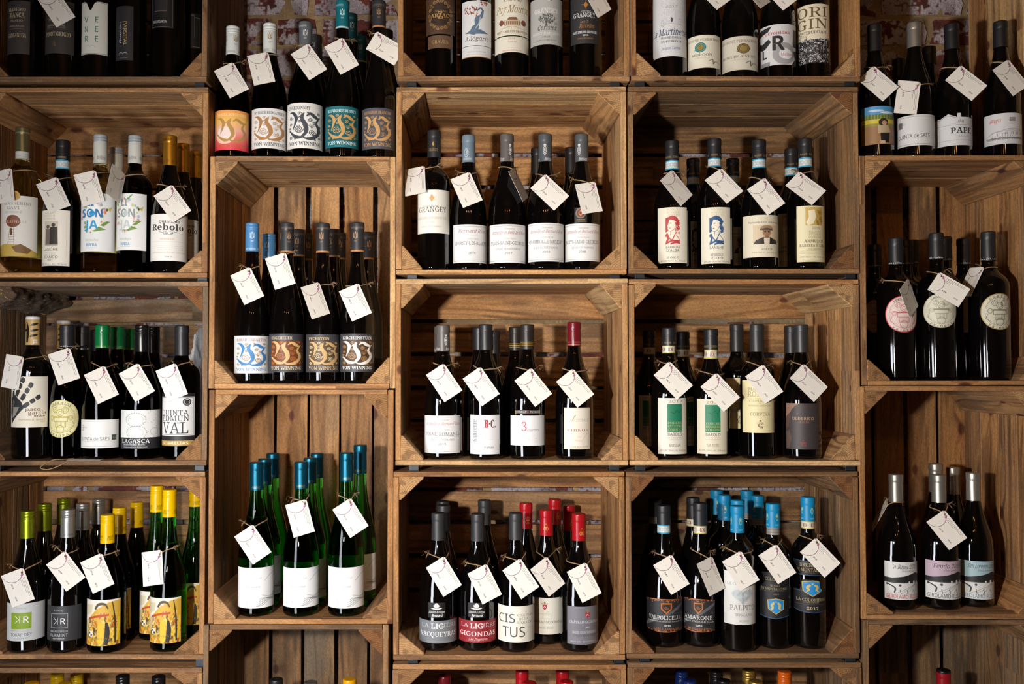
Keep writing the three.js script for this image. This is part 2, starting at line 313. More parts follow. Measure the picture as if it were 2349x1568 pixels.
// ---------------------------------------------------------------- print: label, capsule and tag atlases
function atlas(W, H, cw, ch) {
  const cv = document.createElement('canvas'); cv.width = W; cv.height = H; const ctx = cv.getContext('2d'), nx = Math.floor(W / cw); let n = 0; const cells = {};
  return {
    cv, ctx, cw, ch, cells, get count() { return n; },
    cell(id) { const i = n++; if ((Math.floor(i / nx) + 1) * ch > H) throw new Error('atlas full at ' + id); const x = (i % nx) * cw, y = Math.floor(i / nx) * ch; return cells[id] = { x, y, u0: (x + 1) / W, u1: (x + cw - 1) / W, v0: 1 - (y + ch - 1) / H, v1: 1 - (y + 1) / H }; },
    tex() { const t = new THREE.CanvasTexture(cv); t.colorSpace = THREE.SRGBColorSpace; t.magFilter = THREE.LinearFilter; t.minFilter = THREE.LinearFilter; return t; },
  };
}
// a pen that draws in fractions of one cell, y down
function pen(A, c) {
  const x = A.ctx, w = A.cw, h = A.ch, X = (u) => c.x + u * w, Y = (v) => c.y + v * h;
  const o = {
    x, X, Y, w, h,
    bg(col) { x.fillStyle = col; x.fillRect(c.x, c.y, w, h); return o; },
    R(u0, v0, u1, v1, col) { x.fillStyle = col; x.fillRect(X(u0), Y(v0), (u1 - u0) * w, (v1 - v0) * h); return o; },
    B(u0, v0, u1, v1, col, lw = 1.5) { x.strokeStyle = col; x.lineWidth = lw; x.strokeRect(X(u0), Y(v0), (u1 - u0) * w, (v1 - v0) * h); return o; },
    C(u, v, r, col, rv = r) { x.fillStyle = col; x.beginPath(); x.ellipse(X(u), Y(v), r * w, rv * h, 0, 0, 7); x.fill(); return o; },
    O(u, v, r, col, lw = 1.5, rv = r, a0 = 0, a1 = 7) { x.strokeStyle = col; x.lineWidth = lw; x.beginPath(); x.ellipse(X(u), Y(v), r * w, rv * h, 0, a0, a1); x.stroke(); return o; },
    L(pts, col, lw = 1.5) { x.strokeStyle = col; x.lineWidth = lw; x.lineCap = x.lineJoin = 'round'; x.beginPath(); pts.forEach((p, i) => (i ? x.lineTo(X(p[0]), Y(p[1])) : x.moveTo(X(p[0]), Y(p[1])))); x.stroke(); return o; },
    P(pts, col) { x.fillStyle = col; x.beginPath(); pts.forEach((p, i) => (i ? x.lineTo(X(p[0]), Y(p[1])) : x.moveTo(X(p[0]), Y(p[1])))); x.closePath(); x.fill(); return o; },
    // text fitted into a box tw x th (fractions) about (u, v); q: s serif, n sans, b bold, i slanted
    T(s, u, v, tw, th, col, q = 's', rot = 0) {
      x.save(); x.translate(X(u), Y(v)); x.rotate(rot * Math.PI / 180);
      x.font = (q.includes('b') ? 'bold ' : '') + '80px ' + (q.includes('n') ? 'sans-serif' : 'serif'); x.textAlign = 'center'; x.textBaseline = 'alphabetic';
      const m = x.measureText(s), side = Math.abs(rot) === 90, W = tw * (side ? h : w), H = th * (side ? w : h);
      const asc = q.includes('l') ? 62 : 58; x.transform(W / Math.max(1, m.width), 0, q.includes('i') ? -0.28 * H / asc : 0, H / asc, 0, H / 2); x.fillStyle = col; x.fillText(s, 0, 0); x.restore(); return o;
    },
    // rows of print too small to read
    fine(u0, u1, v0, v1, n, col, lw = 1) { for (let i = 0; i < n; i++) { const v = n > 1 ? v0 + (v1 - v0) * i / (n - 1) : v0; let u = u0 + rnd() * 0.04; const e = u1 - rnd() * 0.04; while (u < e) { const k = rr(0.012, 0.045); o.L([[u, v], [Math.min(e, u + k), v]], col, lw); u += k + 0.016; } } return o; },
    fineV(u0, u1, v0, v1, n, col, lw = 1) { for (let i = 0; i < n; i++) { const u = n > 1 ? u0 + (u1 - u0) * i / (n - 1) : u0; let v = v0; while (v < v1) { const k = rr(0.012, 0.04); o.L([[u, v], [u, Math.min(v1, v + k)]], col, lw); v += k + 0.014; } } return o; },
    ribbon(pts, col, box = [0, 0, 1, 1]) {
      const cur = new THREE.CatmullRomCurve3(pts.map((p) => V(p[0], p[1], p[2]))), a = [], b = [], n = 40, bx = (p) => [box[0] + p.x * (box[2] - box[0]), box[1] + p.y * (box[3] - box[1])];
      for (let i = 0; i <= n; i++) { const t = i / n, p = cur.getPoint(t), q = cur.getTangent(t), l = Math.hypot(q.x, q.y) || 1, nx = -q.y / l * p.z / 2, ny = q.x / l * p.z / 2; a.push(bx({ x: p.x + nx, y: p.y + ny })); b.unshift(bx({ x: p.x - nx, y: p.y - ny })); }
      return o.P([...a, ...b], col);
    },
    spiral(u, v, r, turns, col, lw = 2, dir = 1, rv = r) { const p = []; for (let i = 0; i <= 40; i++) { const a = i / 40 * turns * 6.283, k = 1 - i / 44; p.push([u + Math.cos(a * dir) * r * k, v + Math.sin(a * dir) * rv * k]); } return o.L(p, col, lw); },
  };
  return o;
}
const LA = atlas(2048, 2048, 256, 256), LB = atlas(2048, 2048, 256, 256), CA = atlas(2048, 1024, 256, 128), TA = atlas(2048, 2048, 256, 256);
const labelCell = {};
function lab(id, bg, fn) { const A = LA.count < 64 ? LA : LB, c = A.cell(id), p = pen(A, c); p.x.save(); p.x.beginPath(); p.x.rect(c.x, c.y, A.cw, A.ch); p.x.clip(); p.bg(bg); fn(p); p.x.restore(); labelCell[id] = { A, c }; }

// ornate initial of the letter-labels
const WS = [[[.02, .02, .02], [.15, .04, .09], [.25, .20, .11], [.22, .42, .07], [.14, .66, .015]], [[.0, .68, .07], [.04, .70, .05], [.13, .81, .08], [.28, .92, .12], [.45, .90, .06], [.55, .75, .03]],
  [[.29, .25, .012], [.40, .13, .035], [.50, .02, .02]], [[.47, .06, .06], [.42, .24, .11], [.52, .48, .14], [.54, .72, .11], [.40, .92, .05]],
  [[.55, .15, .03], [.67, .06, .09], [.81, .16, .12], [.92, .20, .06], [1.0, .15, .01]], [[.94, .19, .05], [.85, .40, .08], [.95, .62, .12], [.88, .82, .11], [.70, .95, .12], [.52, .96, .06], [.44, .90, .04]]];
function bigW(p, col, sw, box, deco = 1) {
  const u = (a) => box[0] + a * (box[2] - box[0]), v = (a) => box[1] + a * (box[3] - box[1]), k = box[2] - box[0], kv = box[3] - box[1];
  if (deco) {
    for (const [a, b, r, t, d] of [[.33, .62, .14, 2.2, 1], [.72, .74, .11, 2.2, 1], [.66, .30, .07, 1.6, -1], [.78, .38, .06, 1.5, 1], [.07, .22, .07, 1.6, 1], [.06, .46, .05, 1.5, -1], [.93, .03, .05, 1.4, 1], [.35, .06, .06, 1.5, -1], [.96, .93, .05, 1.4, -1], [.06, .92, .06, 1.5, 1], [.35, .34, .05, 1.4, 1], [.60, .02, .04, 1.3, 1], [.02, .60, .04, 1.3, -1], [.98, .50, .04, 1.3, 1], [.98, .70, .035, 1.3, -1], [.22, .97, .04, 1.2, -1], [.80, .98, .04, 1.2, 1]]) p.spiral(u(a), v(b), r * k, t, sw, 3.6, d, r * kv);
    for (let i = 0; i < 7; i++) { const a = .60 + i * .035; p.L([[u(.70), v(.58)], [u(a), v(.42 + Math.abs(i - 3) * .02)]], sw, 1.6); }
    for (let i = 0; i < 9; i++) { const a = i * .6; p.L([[u(.33 + .15 * Math.cos(a)), v(.62 + .15 * Math.sin(a))], [u(.33 + .10 * Math.cos(a + .2)), v(.62 + .10 * Math.sin(a + .2))]], sw, 1.8); }
  }
  WS.forEach((s) => p.ribbon(s, col, box));
}
const vw = (id, bg, top, main, wcol, sw, opt = {}) => lab(id, bg, (p) => {
  if (opt.grad) { const g = p.x.createLinearGradient(0, p.Y(0), 0, p.Y(1)); opt.grad.forEach((c, i) => g.addColorStop(i / (opt.grad.length - 1), c)); p.x.fillStyle = g; p.x.fillRect(p.X(0), p.Y(0), p.w, p.h); p.C(.35, .6, .25, '#efc4a8'); p.C(.35, .6, .19, '#eedcd4'); }
  if (opt.plate) p.R(.13, .18, .87, .83, opt.plate);
  bigW(p, wcol, sw, [.14, .20, .86, .80], opt.deco ?? 1);
  p.T(top, opt.tu ?? .5, .115, opt.tw ?? .72, .07, opt.tc ?? main, 'sb'); p.T('VON WINNING', .5, .89, .74, .08, main, 'sb');
  p.T('WEINGUT IN DEIDESHEIM', .915, .5, .55, .035, opt.tc ?? main, 's', 90);
});
lab('massimo', '#3c3937', (p) => { const g = '#b5a886'; p.T('MASSIMO', .5, .17, .72, .06, g, 'sb').T('BIANCA', .5, .27, .62, .09, g, 'sb').L([[.18, .33], [.82, .33]], g, 1).T('VIGNETO', .5, .38, .5, .04, g).T('SOMMACAMPAGNA', .5, .48, .6, .025, g).L([[.2, .53], [.8, .53]], g, 1).T('GARGANEGA', .5, .65, .75, .075, g, 'sb'); });
lab('pinot', '#393634', (p) => { const g = '#b8aa84'; p.T('VIGNETO', .45, .36, .45, .05, g).T('SOMMACAMPAGNA', .45, .47, .55, .03, g).L([[.15, .51], [.75, .51]], g, 1).T('PINOT GRIGIO', .5, .63, .78, .075, g, 'sb').L([[.42, .76], [.46, .86]], '#8a6a20', 3).O(.43, .82, .03, '#8a6a20', 2); });
lab('venere', '#d5d7cc', (p) => { const g = '#1f6b4e'; p.B(.02, .02, .98, .98, '#8d8f88', 3); [['V', 'E'], ['N', 'E'], ['R', 'E']].forEach((r, i) => { p.T(r[0], .27, .34 + i * .18, .16, .11, g, 'n').T(r[1], .63, .34 + i * .18, .13, .11, g, 'n'); }); p.O(.33, .88, .09, '#9a9d97', 1.5, .05, 3.3, 6.1).O(.5, .88, .09, '#9a9d97', 1.5, .05, 3.3, 6.1); p.fine(.25, .6, .93, .93, 1, '#9a9d97'); });
lab('parsifal', '#26262a', (p) => { p.T('PARSIFAL', .62, .5, .45, .16, '#c9a659', 'n', 90).T('Passirino', .36, .5, .4, .12, '#ccc', 'i', -90); p.O(.40, .9, .12, '#ccc', 2, .045, 3.2, 6.2).O(.62, .9, .12, '#ccc', 2, .045, 3.2, 6.2).fine(.3, .75, .955, .955, 1, '#bbb'); });
lab('sauvignon', '#0c0c0e', (p) => { p.R(.2, .05, .72, .48, '#232326').B(.02, .02, .95, .96, '#8d8d8f', 2).L([[.2, .48], [.72, .48], [.72, .02]], '#9b7f72', 2).T('SAUVIGNON', .42, .80, .62, .08, '#c9c9c9', 'n'); });
lab('outline', '#0d0c0c', (p) => { p.L([[.1, .05], [.4, .05], [.4, .7]], '#8d8880', 3).L([[.4, .12], [.9, .12], [.9, .95], [.3, .95]], '#8d7a60', 3); });
lab('luna', '#e3e1d8', (p) => { p.T('MASSERINI', .5, .13, .66, .045, '#8d8b86').T('GAVI', .42, .205, .3, .045, '#8d8b86').T('del comune di', .42, .27, .4, .04, '#a8a6a0', 'i'); p.C(.42, .42, .17, '#7b4a35', .10).C(.47, .40, .10, '#8a5a42', .06).T('ad LUNAM', .42, .43, .62, .04, '#cbbfb2'); p.L([[.36, .53], [.3, .82]], '#8d7a68', 2).L([[.44, .53], [.46, .82]], '#8d7a68', 2); for (let i = 0; i < 7; i++) p.L([[.36 - i * .008, .56 + i * .04], [.44 + i * .003, .56 + i * .04]], '#8d7a68', 1.5); p.C(.39, .59, .03, '#6b3f2c', .06); p.P([[0, .82], [.2, .79], [.5, .80], [1, .92], [1, 1], [0, 1]], '#c2a550').P([[.4, .84], [.6, .79], [.85, .88], [.75, .95], [.5, .93]], '#7b5a34'); });
lab('gold', '#b8923e', (p) => { p.O(.5, .5, .4, '#e2c878', 6); p.O(.5, .5, .25, '#7f6020', 3); });
lab('langhebianco', '#e6e1d3', (p) => { const g = '#b9ae93'; ['PODERE', 'RUGGERI', 'CORSINI'].forEach((s, i) => p.T(s, .40, .05 + i * .052, .42, .036, g)); p.R(.2, .2, .66, .64, '#c9c1ae').C(.34, .30, .06, '#5a5148', .035).P([[.24, .62], [.26, .34], [.42, .34], [.42, .62]], '#6e655a').C(.52, .27, .06, '#4b443c', .035).P([[.4, .62], [.42, .31], [.64, .31], [.66, .62]], '#35302b').fine(.2, .66, .62, .635, 2, '#3c352c'); p.T('LANGHE', .42, .70, .5, .05, '#57524a', 'n').fine(.2, .62, .755, .79, 2, '#8d877b').T('BIANCO', .42, .84, .5, .045, '#57524a', 'n').T('2021', .42, .895, .2, .035, '#57524a', 'n').T('CONT. 750 ml ℮   ALC. 14% by vol.', .48, .965, .88, .03, '#7c766b', 'n').fineV(.9, .93, .12, .85, 1, '#7c766b').fineV(.06, .06, .3, .8, 1, '#7c766b'); });
function flowers(p) { const cols = ['#d77a94', '#e2a0b4', '#7fa352', '#5f8d3f', '#b8c95c', '#d7794f', '#8fb6d6', '#e8b9c4']; for (let i = 0; i < 90; i++) { const a = rnd() * 6.28, r = Math.sqrt(rnd()); p.x.globalAlpha = .75; p.C(.42 + Math.cos(a) * r * .36, .38 + Math.sin(a) * r * .30, rr(.012, .05), cols[Math.floor(rnd() * 8)], rr(.01, .03)); } p.x.globalAlpha = 1; for (const [a, b, c, d] of [[.45, .1, .62, .02], [.3, .6, .75, .62], [.6, .55, .85, .48], [.15, .2, .05, .1]]) p.P([[a, b], [(a + c) / 2 + .04, (b + d) / 2 - .04], [c, d], [(a + c) / 2 - .04, (b + d) / 2 + .05]], '#6b9442'); p.P([[.78, .27], [.9, .22], [.86, .31]], '#c3b84a').C(.77, .28, .025, '#4f5a39'); }
const lison = (id, col, col2, sub) => lab(id, '#e4e6e4', (p) => { flowers(p); p.C(.43, .4, .2, '#eceee9', .24); p.T('LI', .36, .16, .22, .13, col, 'nb').T('SON', .40, .345, .58, .14, col, 'nb').T('JA', .40, .54, .32, .14, col2, 'nb').C(.42, .35, .07, col2, .05); p.T(sub, .4, .80, .34, .04, '#a9b2a2', 'i').T('RUEDA', .4, .885, .28, .05, '#5f97bd', 'nb').fine(.25, .55, .935, .935, 1, '#888'); });
lison('lisonja', '#1a6fae', '#2a9bd6', 'Sauvignon Blanc'); lison('lisonjasilver', '#8a9a98', '#c2cccb', 'Verdejo');
lab('rebolo', '#e9e8e2', (p) => { const g = '#2b2a2a'; p.T('Quinta do', .50, .165, .42, .055, g, 'sb').T('Rebolo', .46, .285, .68, .13, g, 'sb'); p.spiral(.42, .40, .05, 1.5, g, 1.5).spiral(.55, .40, .05, 1.5, g, 1.5, -1).L([[.3, .38], [.5, .44], [.66, .37]], g, 1.5); p.T('GODELLO', .46, .535, .28, .03, '#b59a62').L([[.1, .59], [.82, .59]], '#bbb', 1).fine(.1, .85, .68, .76, 3, '#a9a59c').T('DENOMINAÇÃO DE ORIGEM', .48, .82, .72, .03, '#c9b48a').T('2019', .48, .91, .14, .03, '#888'); });
lab('paco', '#e0dac8', (p) => { const g = '#2e2e30'; for (const [a, b, c, d, w] of [[.13, .40, .18, .09, .09], [.24, .38, .44, .03, .10], [.38, .46, .62, .13, .10], [.42, .60, .80, .38, .09]]) for (const [s, e] of [[0, .36], [.42, .68], [.74, 1]]) { const L = (t) => [a + (c - a) * t, b + (d - b) * t]; p.ribbon([[...L(s), w * .75], [...L((s + e) / 2), w], [...L(e), w * .7]], g); } p.P([[.05, .42], [.2, .36], [.38, .50], [.44, .62], [.25, .78], [.08, .93], [.02, .7]], g).P([[.14, .6], [.33, .6], [.22, .76], [.1, .82]], '#8f8b84').P([[.12, .45], [.2, .5], [.1, .66]], '#5c5a58'); p.T('paco', .64, .645, .34, .06, '#5d4028', 'n').T('garcía', .74, .71, .42, .07, '#5d4028', 'n').T('RIOJA', .79, .775, .26, .032, '#5d4028', 'nb').T('TEMPRANILLO BLANCO', .62, .845, .64, .035, '#a08a68', 'n').T('2020', .86, .885, .12, .025, '#a08a68', 'n'); });
const seal = (id, bg, ink, rim, a, b) => lab(id, bg, (p) => { p.O(.5, .5, .485, rim, 7).O(.5, .5, .38, ink, 2); for (const [t, from, to, r, s] of [[a, -2.2, -.95, .42, 1], [b, 2.2, .95, .45, -1]]) [...t].forEach((ch, i) => { const an = from + (to - from) * i / Math.max(1, t.length - 1), u = .5 + Math.cos(an) * r, v = .5 + Math.sin(an) * r; p.x.save(); p.x.translate(p.X(u), p.Y(v)); p.x.rotate(an + (s > 0 ? Math.PI / 2 : -Math.PI / 2)); p.x.font = 'bold 22px serif'; p.x.fillStyle = '#4a4a44'; p.x.textAlign = 'center'; p.x.fillText(ch, 0, 8); p.x.restore(); });
  for (const [u, v, r] of [[.36, .27, .07], [.62, .27, .08], [.5, .34, .09], [.25, .48, .06], [.76, .48, .06]]) p.O(u, v, r, ink, 3).O(u, v, r * .5, ink, 2); p.B(.33, .46, .68, .58, ink, 3).B(.37, .58, .64, .72, ink, 3).O(.5, .78, .1, ink, 3).R(.30, .44, .71, .475, ink); for (let i = 0; i < 9; i++) p.L([[.37 + i * .034, .59], [.37 + i * .034, .71]], ink, 1.5); p.L([[.2, .55], [.14, .68], [.24, .76]], ink, 3).L([[.8, .55], [.86, .68], [.76, .76]], ink, 3); for (let i = 0; i < 50; i++) { const t = i / 50 * 6.28; p.L([[.5 + Math.cos(t) * .33, .5 + Math.sin(t) * .33], [.5 + Math.cos(t) * .36, .5 + Math.sin(t) * .36]], ink, 1.5); } });
seal('granclos', '#ded9a8', '#a09332', '#d3cb78', 'GRAN CLOS', 'PRIORAT'); seal('sealred', '#d5c4bc', '#b0565a', '#c2343c', 'FINCA EL PUIG', 'PRIORAT'); seal('sealgrey', '#cfcdb9', '#84836f', '#b9b79c', 'GRAN CLOS', 'PRIORAT'); seal('sealgold', '#c6c3ae', '#5a5648', '#a58a4a', 'CARTUS', 'PRIORAT');
const saes = (id, bg, dk) => lab(id, bg, (p) => { p.L([[.03, .06], [.97, .06]], dk, 1.5).L([[.03, .94], [.97, .94]], dk, 1.5).B(.06, .2, .14, .38, '#777', 3).L([[.06, .29], [.14, .29]], '#777', 3).T('DÃO', .2, .27, .1, .06, '#999').fine(.16, .26, .34, .34, 1, '#aaa'); p.T('QUINTA de SAES', .40, .67, .70, .12, dk, 'n').L([[.04, .76], [.85, .74]], '#999', 1); });
saes('saes', '#dfe0dc', '#5a5d58'); lab('saesbox', '#dfe0dc', () => {}); saes('saesred', '#cfd0cf', '#2c2e32');
{ const { A, c } = labelCell.saes, p = pen(A, c); p.R(.8, .54, .92, .72, '#3c4a3c').O(.86, .63, .03, '#aab', 2); const d = labelCell.saesred, q = pen(d.A, d.c); q.R(.93, .55, .96, .72, '#a8556a').R(.06, .2, .18, .4, '#6d6d6d'); }
lab('lagasca', '#dcdedb', (p) => { p.R(0, .71, 1, 1, '#23252a'); for (let k = 0; k < 2; k++) for (let i = 0; i < 26; i++) { const a = i / 26 * 6.28; p.C(.42 + Math.cos(a) * .2 + k * .02, .25 + k * .33 + Math.sin(a) * .17, .012, '#8f9694'); p.C(.42 + Math.cos(a) * .15, .25 + k * .33 + Math.sin(a) * .12, .008, '#b0b6b3'); } for (let i = 0; i < 60; i++) { const u = rnd(), v = rnd() * .7; p.L([[u, v], [u + .015, v + .015]], '#8f9b94', 2); } p.O(.8, .55, .09, '#b8bdba', 4).T('LAGASCA', .40, .80, .60, .10, '#e5e5e5', 'sb').T('BIODYNAMIC WINE', .38, .885, .46, .035, '#d5d5d5', 'sb').T("Winemaker's Selection", .40, .945, .5, .03, '#d5d5d5', 'i'); });
lab('edmun', '#221f20', (p) => { p.R(.02, .07, .98, .80, '#dddedd').B(.05, .09, .95, .78, '#333', 1.5).C(.77, .17, .11, '#2f2f31', .07).O(.77, .17, .07, '#ccc', 3, .045); p.fine(.08, .5, .17, .25, 3, '#aaa').T('QUINTA', .43, .37, .76, .10, '#2d2a2b', 's').T('EDMUN', .45, .475, .76, .10, '#2d2a2b', 's').T('DO', .55, .56, .14, .04, '#2d2a2b', 's').T('VAL', .46, .655, .72, .21, '#2d2a2b', 's'); p.R(0, .89, 1, .985, '#b1904a').T('SOBRELIAS', .45, .937, .72, .05, '#efe6cf', 'n'); });
const tokaj = (id, bg, box, ink, line) => lab(id, bg, (p) => { p.T('TOKAJ', .42, .13, .24, .04, ink, 'n'); if (line) p.B(.22, .22, .64, .62, ink, 2.5); else p.R(.2, .25, .64, .68, box); p.L([[.30, .34], [.38, .43], [.30, .52]], '#eee', 3).L([[.40, .34], [.40, .52]], '#eee', 3).T('R', .52, .43, .14, .17, '#eee', 'n').T('KARASZINGER', .42, .72, .46, .05, ink, 'n').T(line ? 'FURMINT' : 'TOKAJI DRY', .42, .83, .46, .08, line ? '#bbb' : '#4b4f52', 'n').T(line ? 'SUPERIOR' : 'SOMLO', .42, .925, .3, .04, ink, 'nb'); });
tokaj('tokaj', '#bfc2c2', '#7f9c26', '#8f9495', 0); tokaj('tokajblack', '#2f3033', '#000', '#b5b6b8', 1);
const paintL = (id) => lab(id, '#e2dccf', (p) => { p.P([[0, .5], [.2, .38], [.4, .2], [.7, .06], [1, .02], [1, 1], [0, 1]], '#cfa63e').P([[0, .5], [.3, .36], [.3, .6], [0, .8]], '#d8c18a'); const c = ['#d9a51c', '#e4bb2a', '#c67a1c', '#b9541c', '#3d3328', '#e9cf62', '#8e7a3a', '#d4c9b0']; for (let i = 0; i < 240; i++) { const t = i / 240, u = .1 + rnd() * .85, v = .28 + rnd() * .7; if (u + v < .62) continue; p.x.globalAlpha = .7; p.ribbon([[u, v, rr(.02, .07)], [u + rr(-.05, .05), v + rr(.02, .08), rr(.02, .06)], [u + rr(-.12, .12), v + rr(.06, .16), .01]], c[Math.floor(rnd() * 8)]); } p.x.globalAlpha = 1; p.ribbon([[.36, .2, .05], [.45, .1, .06], [.6, .1, .05], [.68, .2, .03]], '#5a4526').ribbon([[.64, .5, .06], [.66, .7, .12], [.62, .98, .1]], '#2d281f').ribbon([[.78, .05, .02], [.84, .4, .04], [.86, .95, .05]], '#3d3328').ribbon([[.15, .42, .04], [.4, .36, .05], [.7, .33, .04]], '#b5481c').ribbon([[.5, .5, .14], [.5, .75, .16], [.48, .95, .1]], '#e3b51d').ribbon([[.95, .4, .05], [.93, .7, .08], [.9, .9, .05]], '#e6c32a').P([[.02, .12], [.3, .1], [.25, .3], [.02, .36]], '#cfc7a8'); p.R(.15, .68, .28, .80, '#f1ede2').R(.16, .70, .21, .74, '#333').R(.22, .74, .27, .79, '#333'); p.T('DAS WEIN', .42, .84, .5, .04, '#8a6a2a', 'i'); });
paintL('yellow');
vw('grauer', '#f0a46a', 'GRAUER BURGUNDER', '#b4643a', '#b58d4e', '#a8743c', { grad: ['#f09a4e', '#eec060', '#f0b29a', '#e8696a', '#e2404e'], tc: '#f6d9a0', deco: 0 });
vw('weisser', '#e0e0de', 'WEISSER BURGUNDER', '#4e5054', '#a97b4a', '#b08a64');
vw('chard', '#e2e1dc', 'CHARDONNAY', '#3a4148', '#3d444b', '#3d444b', { tu: .36, tw: .52 });
vw('sauvteal', '#146a74', 'SAUVIGNON BLANC I', '#dfe6e2', '#c49a5c', '#c49a5c', { plate: '#12575f' });
vw('sauvgrey', '#4a4b52', 'SAUVIGNON BLANC 500', '#c6925a', '#c3975e', '#a87d4c', {});
vw('paradies', '#dedfde', 'PARADIESGARTEN', '#5f86b0', '#3f7fb8', '#8d7655', { tc: '#8d6f7e' });
vw('unge', '#3b3c40', 'UNGEHEUER', '#d9c3a0', '#cdab74', '#b1692c', { plate: '#6b3a1c', tu: .38, tw: .5 });
vw('pech', '#3c3d41', 'PECHSTEIN', '#cfae7a', '#c4a06a', '#cfbb97', { plate: '#57462f', tu: .38, tw: .5 });
vw('kirch', '#3b3c40', 'KIRCHENSTÜCK', '#e6e4de', '#e4e2dc', '#a9804e', { plate: '#4b3725' });
const contour = (id, s) => lab(id, '#dfe1e2', (p) => { const g = '#4a5256'; p.T('weinberg', .42, .25, .38, .05, '#b9bdbf', 'i').T(s, .42, .47, .32, .045, '#8d9396', 'i'); p.L([[.68, .33], [.8, .2], [1, .12]], g, 1.4).L([[.03, .3], [.06, .6], [.03, .9]], '#c6cacc', 1.2); for (let k = 0; k < 5; k++) { const q = []; for (let i = 0; i <= 10; i++) q.push([.5 + i * .05 + k * .015, .95 - i * .018 - k * .035 + .03 * Math.sin(i * .8 + k)]); p.L(q, k % 2 ? '#3a3f42' : '#6c7578', 2); } p.L([[.62, .68], [.78, .73], [.9, .70], [1, .69]], g, 1.3).L([[.3, .78], [.32, .98]], g, 1); });
contour('green1', 'Grüner'); contour('green2', 'Bockfließer'); contour('green3', 'Burgundischer');
lab('arzac', '#4a3526', (p) => { const g = '#b98f4e'; for (let i = 0; i < 400; i++) p.C(rnd(), rnd(), .006, '#6d5136'); p.C(.52, .45, .33, '#33251c', .33); for (let i = 0; i < 18; i++) { const a = i / 18 * 6.28; p.spiral(.52 + Math.cos(a) * .32, .48 + Math.sin(a) * .37, .055, 1.5, g, 2.5, i % 2 ? 1 : -1); } p.T('CHATEAU', .52, .38, .36, .045, g).T('ARZAC', .52, .50, .54, .10, g, 'sb').T('Z', .53, .49, .16, .2, g, 'sb'); });
lab('arzacsmall', '#5c4431', (p) => { for (let i = 0; i < 300; i++) p.C(rnd(), rnd(), .008, '#7d6044', .016); p.T('GRAVES', .5, .5, .62, .26, '#a98e5e', 's'); });
lab('allegorie', '#d6d8d8', (p) => { const b = '#5d7288'; p.ribbon([[.66, .2, .03], [.60, .17, .04], [.5, .24, .02]], '#55687d').ribbon([[.68, .2, .05], [.62, .35, .09], [.50, .42, .12], [.50, .55, .12], [.42, .66, .2], [.30, .71, .06]], b).ribbon([[.60, .36, .03], [.56, .5, .03], [.46, .62, .02]], '#a9b8c4').P([[.14, .72], [.35, .65], [.6, .64], [.86, .72], [.5, .74]], b); p.L([[.62, .17], [.3, .28]], '#6b5a50', 1.5).L([[.62, .17], [.75, .05]], '#6b5a50', 1.5); for (let i = 0; i < 26; i++) p.C(.12 + rnd() * .4, .12 + rnd() * .22, .02, ['#8a3a32', '#b0563f', '#7b4a3a'][i % 3]); for (let i = 0; i < 12; i++) p.C(.6 + rnd() * .2, rnd() * .1, .02, ['#8a3a32', '#c0664f'][i % 2]); p.T('Allégorie', .5, .84, .72, .09, '#4a2f26', 'i').fine(.25, .75, .905, .905, 1, '#aaa'); });
lab('allegoriesmall', '#d4d6d6', (p) => { p.T('2016', .5, .2, .18, .14, '#9aa').T('CHATEAU PEYROUTAS', .5, .5, .55, .12, '#888').T('SAINT-EMILION GRAND CRU', .5, .72, .66, .11, '#c29a7a').R(0, .93, 1, 1, '#a5673a'); });
lab('puy', '#dcd8c8', (p) => { const g = '#8b7446'; p.T('Château', .52, .14, .4, .07, '#5d533c', 'i').T('Puy Mouton', .52, .36, .84, .17, g, 'i').R(.32, .62, .70, .77, '#c9b79a').P([[.40, .62], [.44, .56], [.60, .56], [.64, .62]], '#7a5642'); for (let i = 0; i < 9; i++) p.R(.34 + i * .04, .65, .355 + i * .04, .74, '#6d4a38'); p.C(.26, .68, .06, '#7b4a3a', .07).C(.78, .68, .07, '#7b4a3a', .07); for (let i = 0; i < 9; i++) p.L([[.5 + (i - 4) * .02, .78], [.5 + (i - 4) * .075, .84]], '#8d7a55', 1.3); p.T('SAINT-EMILION GRAND CRU', .52, .90, .80, .055, '#6d5230', 'sb').fine(.15, .85, .955, .955, 1, '#b09a70'); });
lab('puysmall', '#dad6c6', (p) => { p.T('2016', .5, .14, .16, .13, '#b0605a').T('Grands Vins', .5, .34, .2, .08, '#777', 'i').fine(.1, .9, .48, .60, 2, '#a29b8a').fine(.3, .7, .72, .72, 1, '#555', 2).T('CHATEAU A SAINT-EMILION', .5, .87, .44, .09, '#b0605a'); });
lab('cerisier', '#a9aaa6', (p) => { p.T('CHATEAU', .52, .22, .26, .03, '#d8d8d4').T('GRANGEY', .5, .275, .62, .085, '#dddcd7', 's'); for (let i = 0; i < 160; i++) { const a = rnd() * 6.28, r = Math.sqrt(rnd()); p.C(.52 + Math.cos(a) * r * .2, .44 + Math.sin(a) * r * .11, .012, rnd() < .5 ? '#4c4d4a' : '#6f706c'); } p.ribbon([[.52, .44, .02], [.51, .55, .03], [.50, .6, .07]], '#4c4d4a'); p.T('le', .74, .54, .08, .04, '#2d2d2d', 'i').T('Cerisier', .52, .63, .48, .10, '#2d2d2d', 'i').T('SAINT-EMILION', .5, .755, .74, .055, '#d5d5cf', 's').T('2019', .5, .83, .2, .03, '#555').T('FAMILLE DES JEAN', .5, .90, .5, .025, '#444'); });
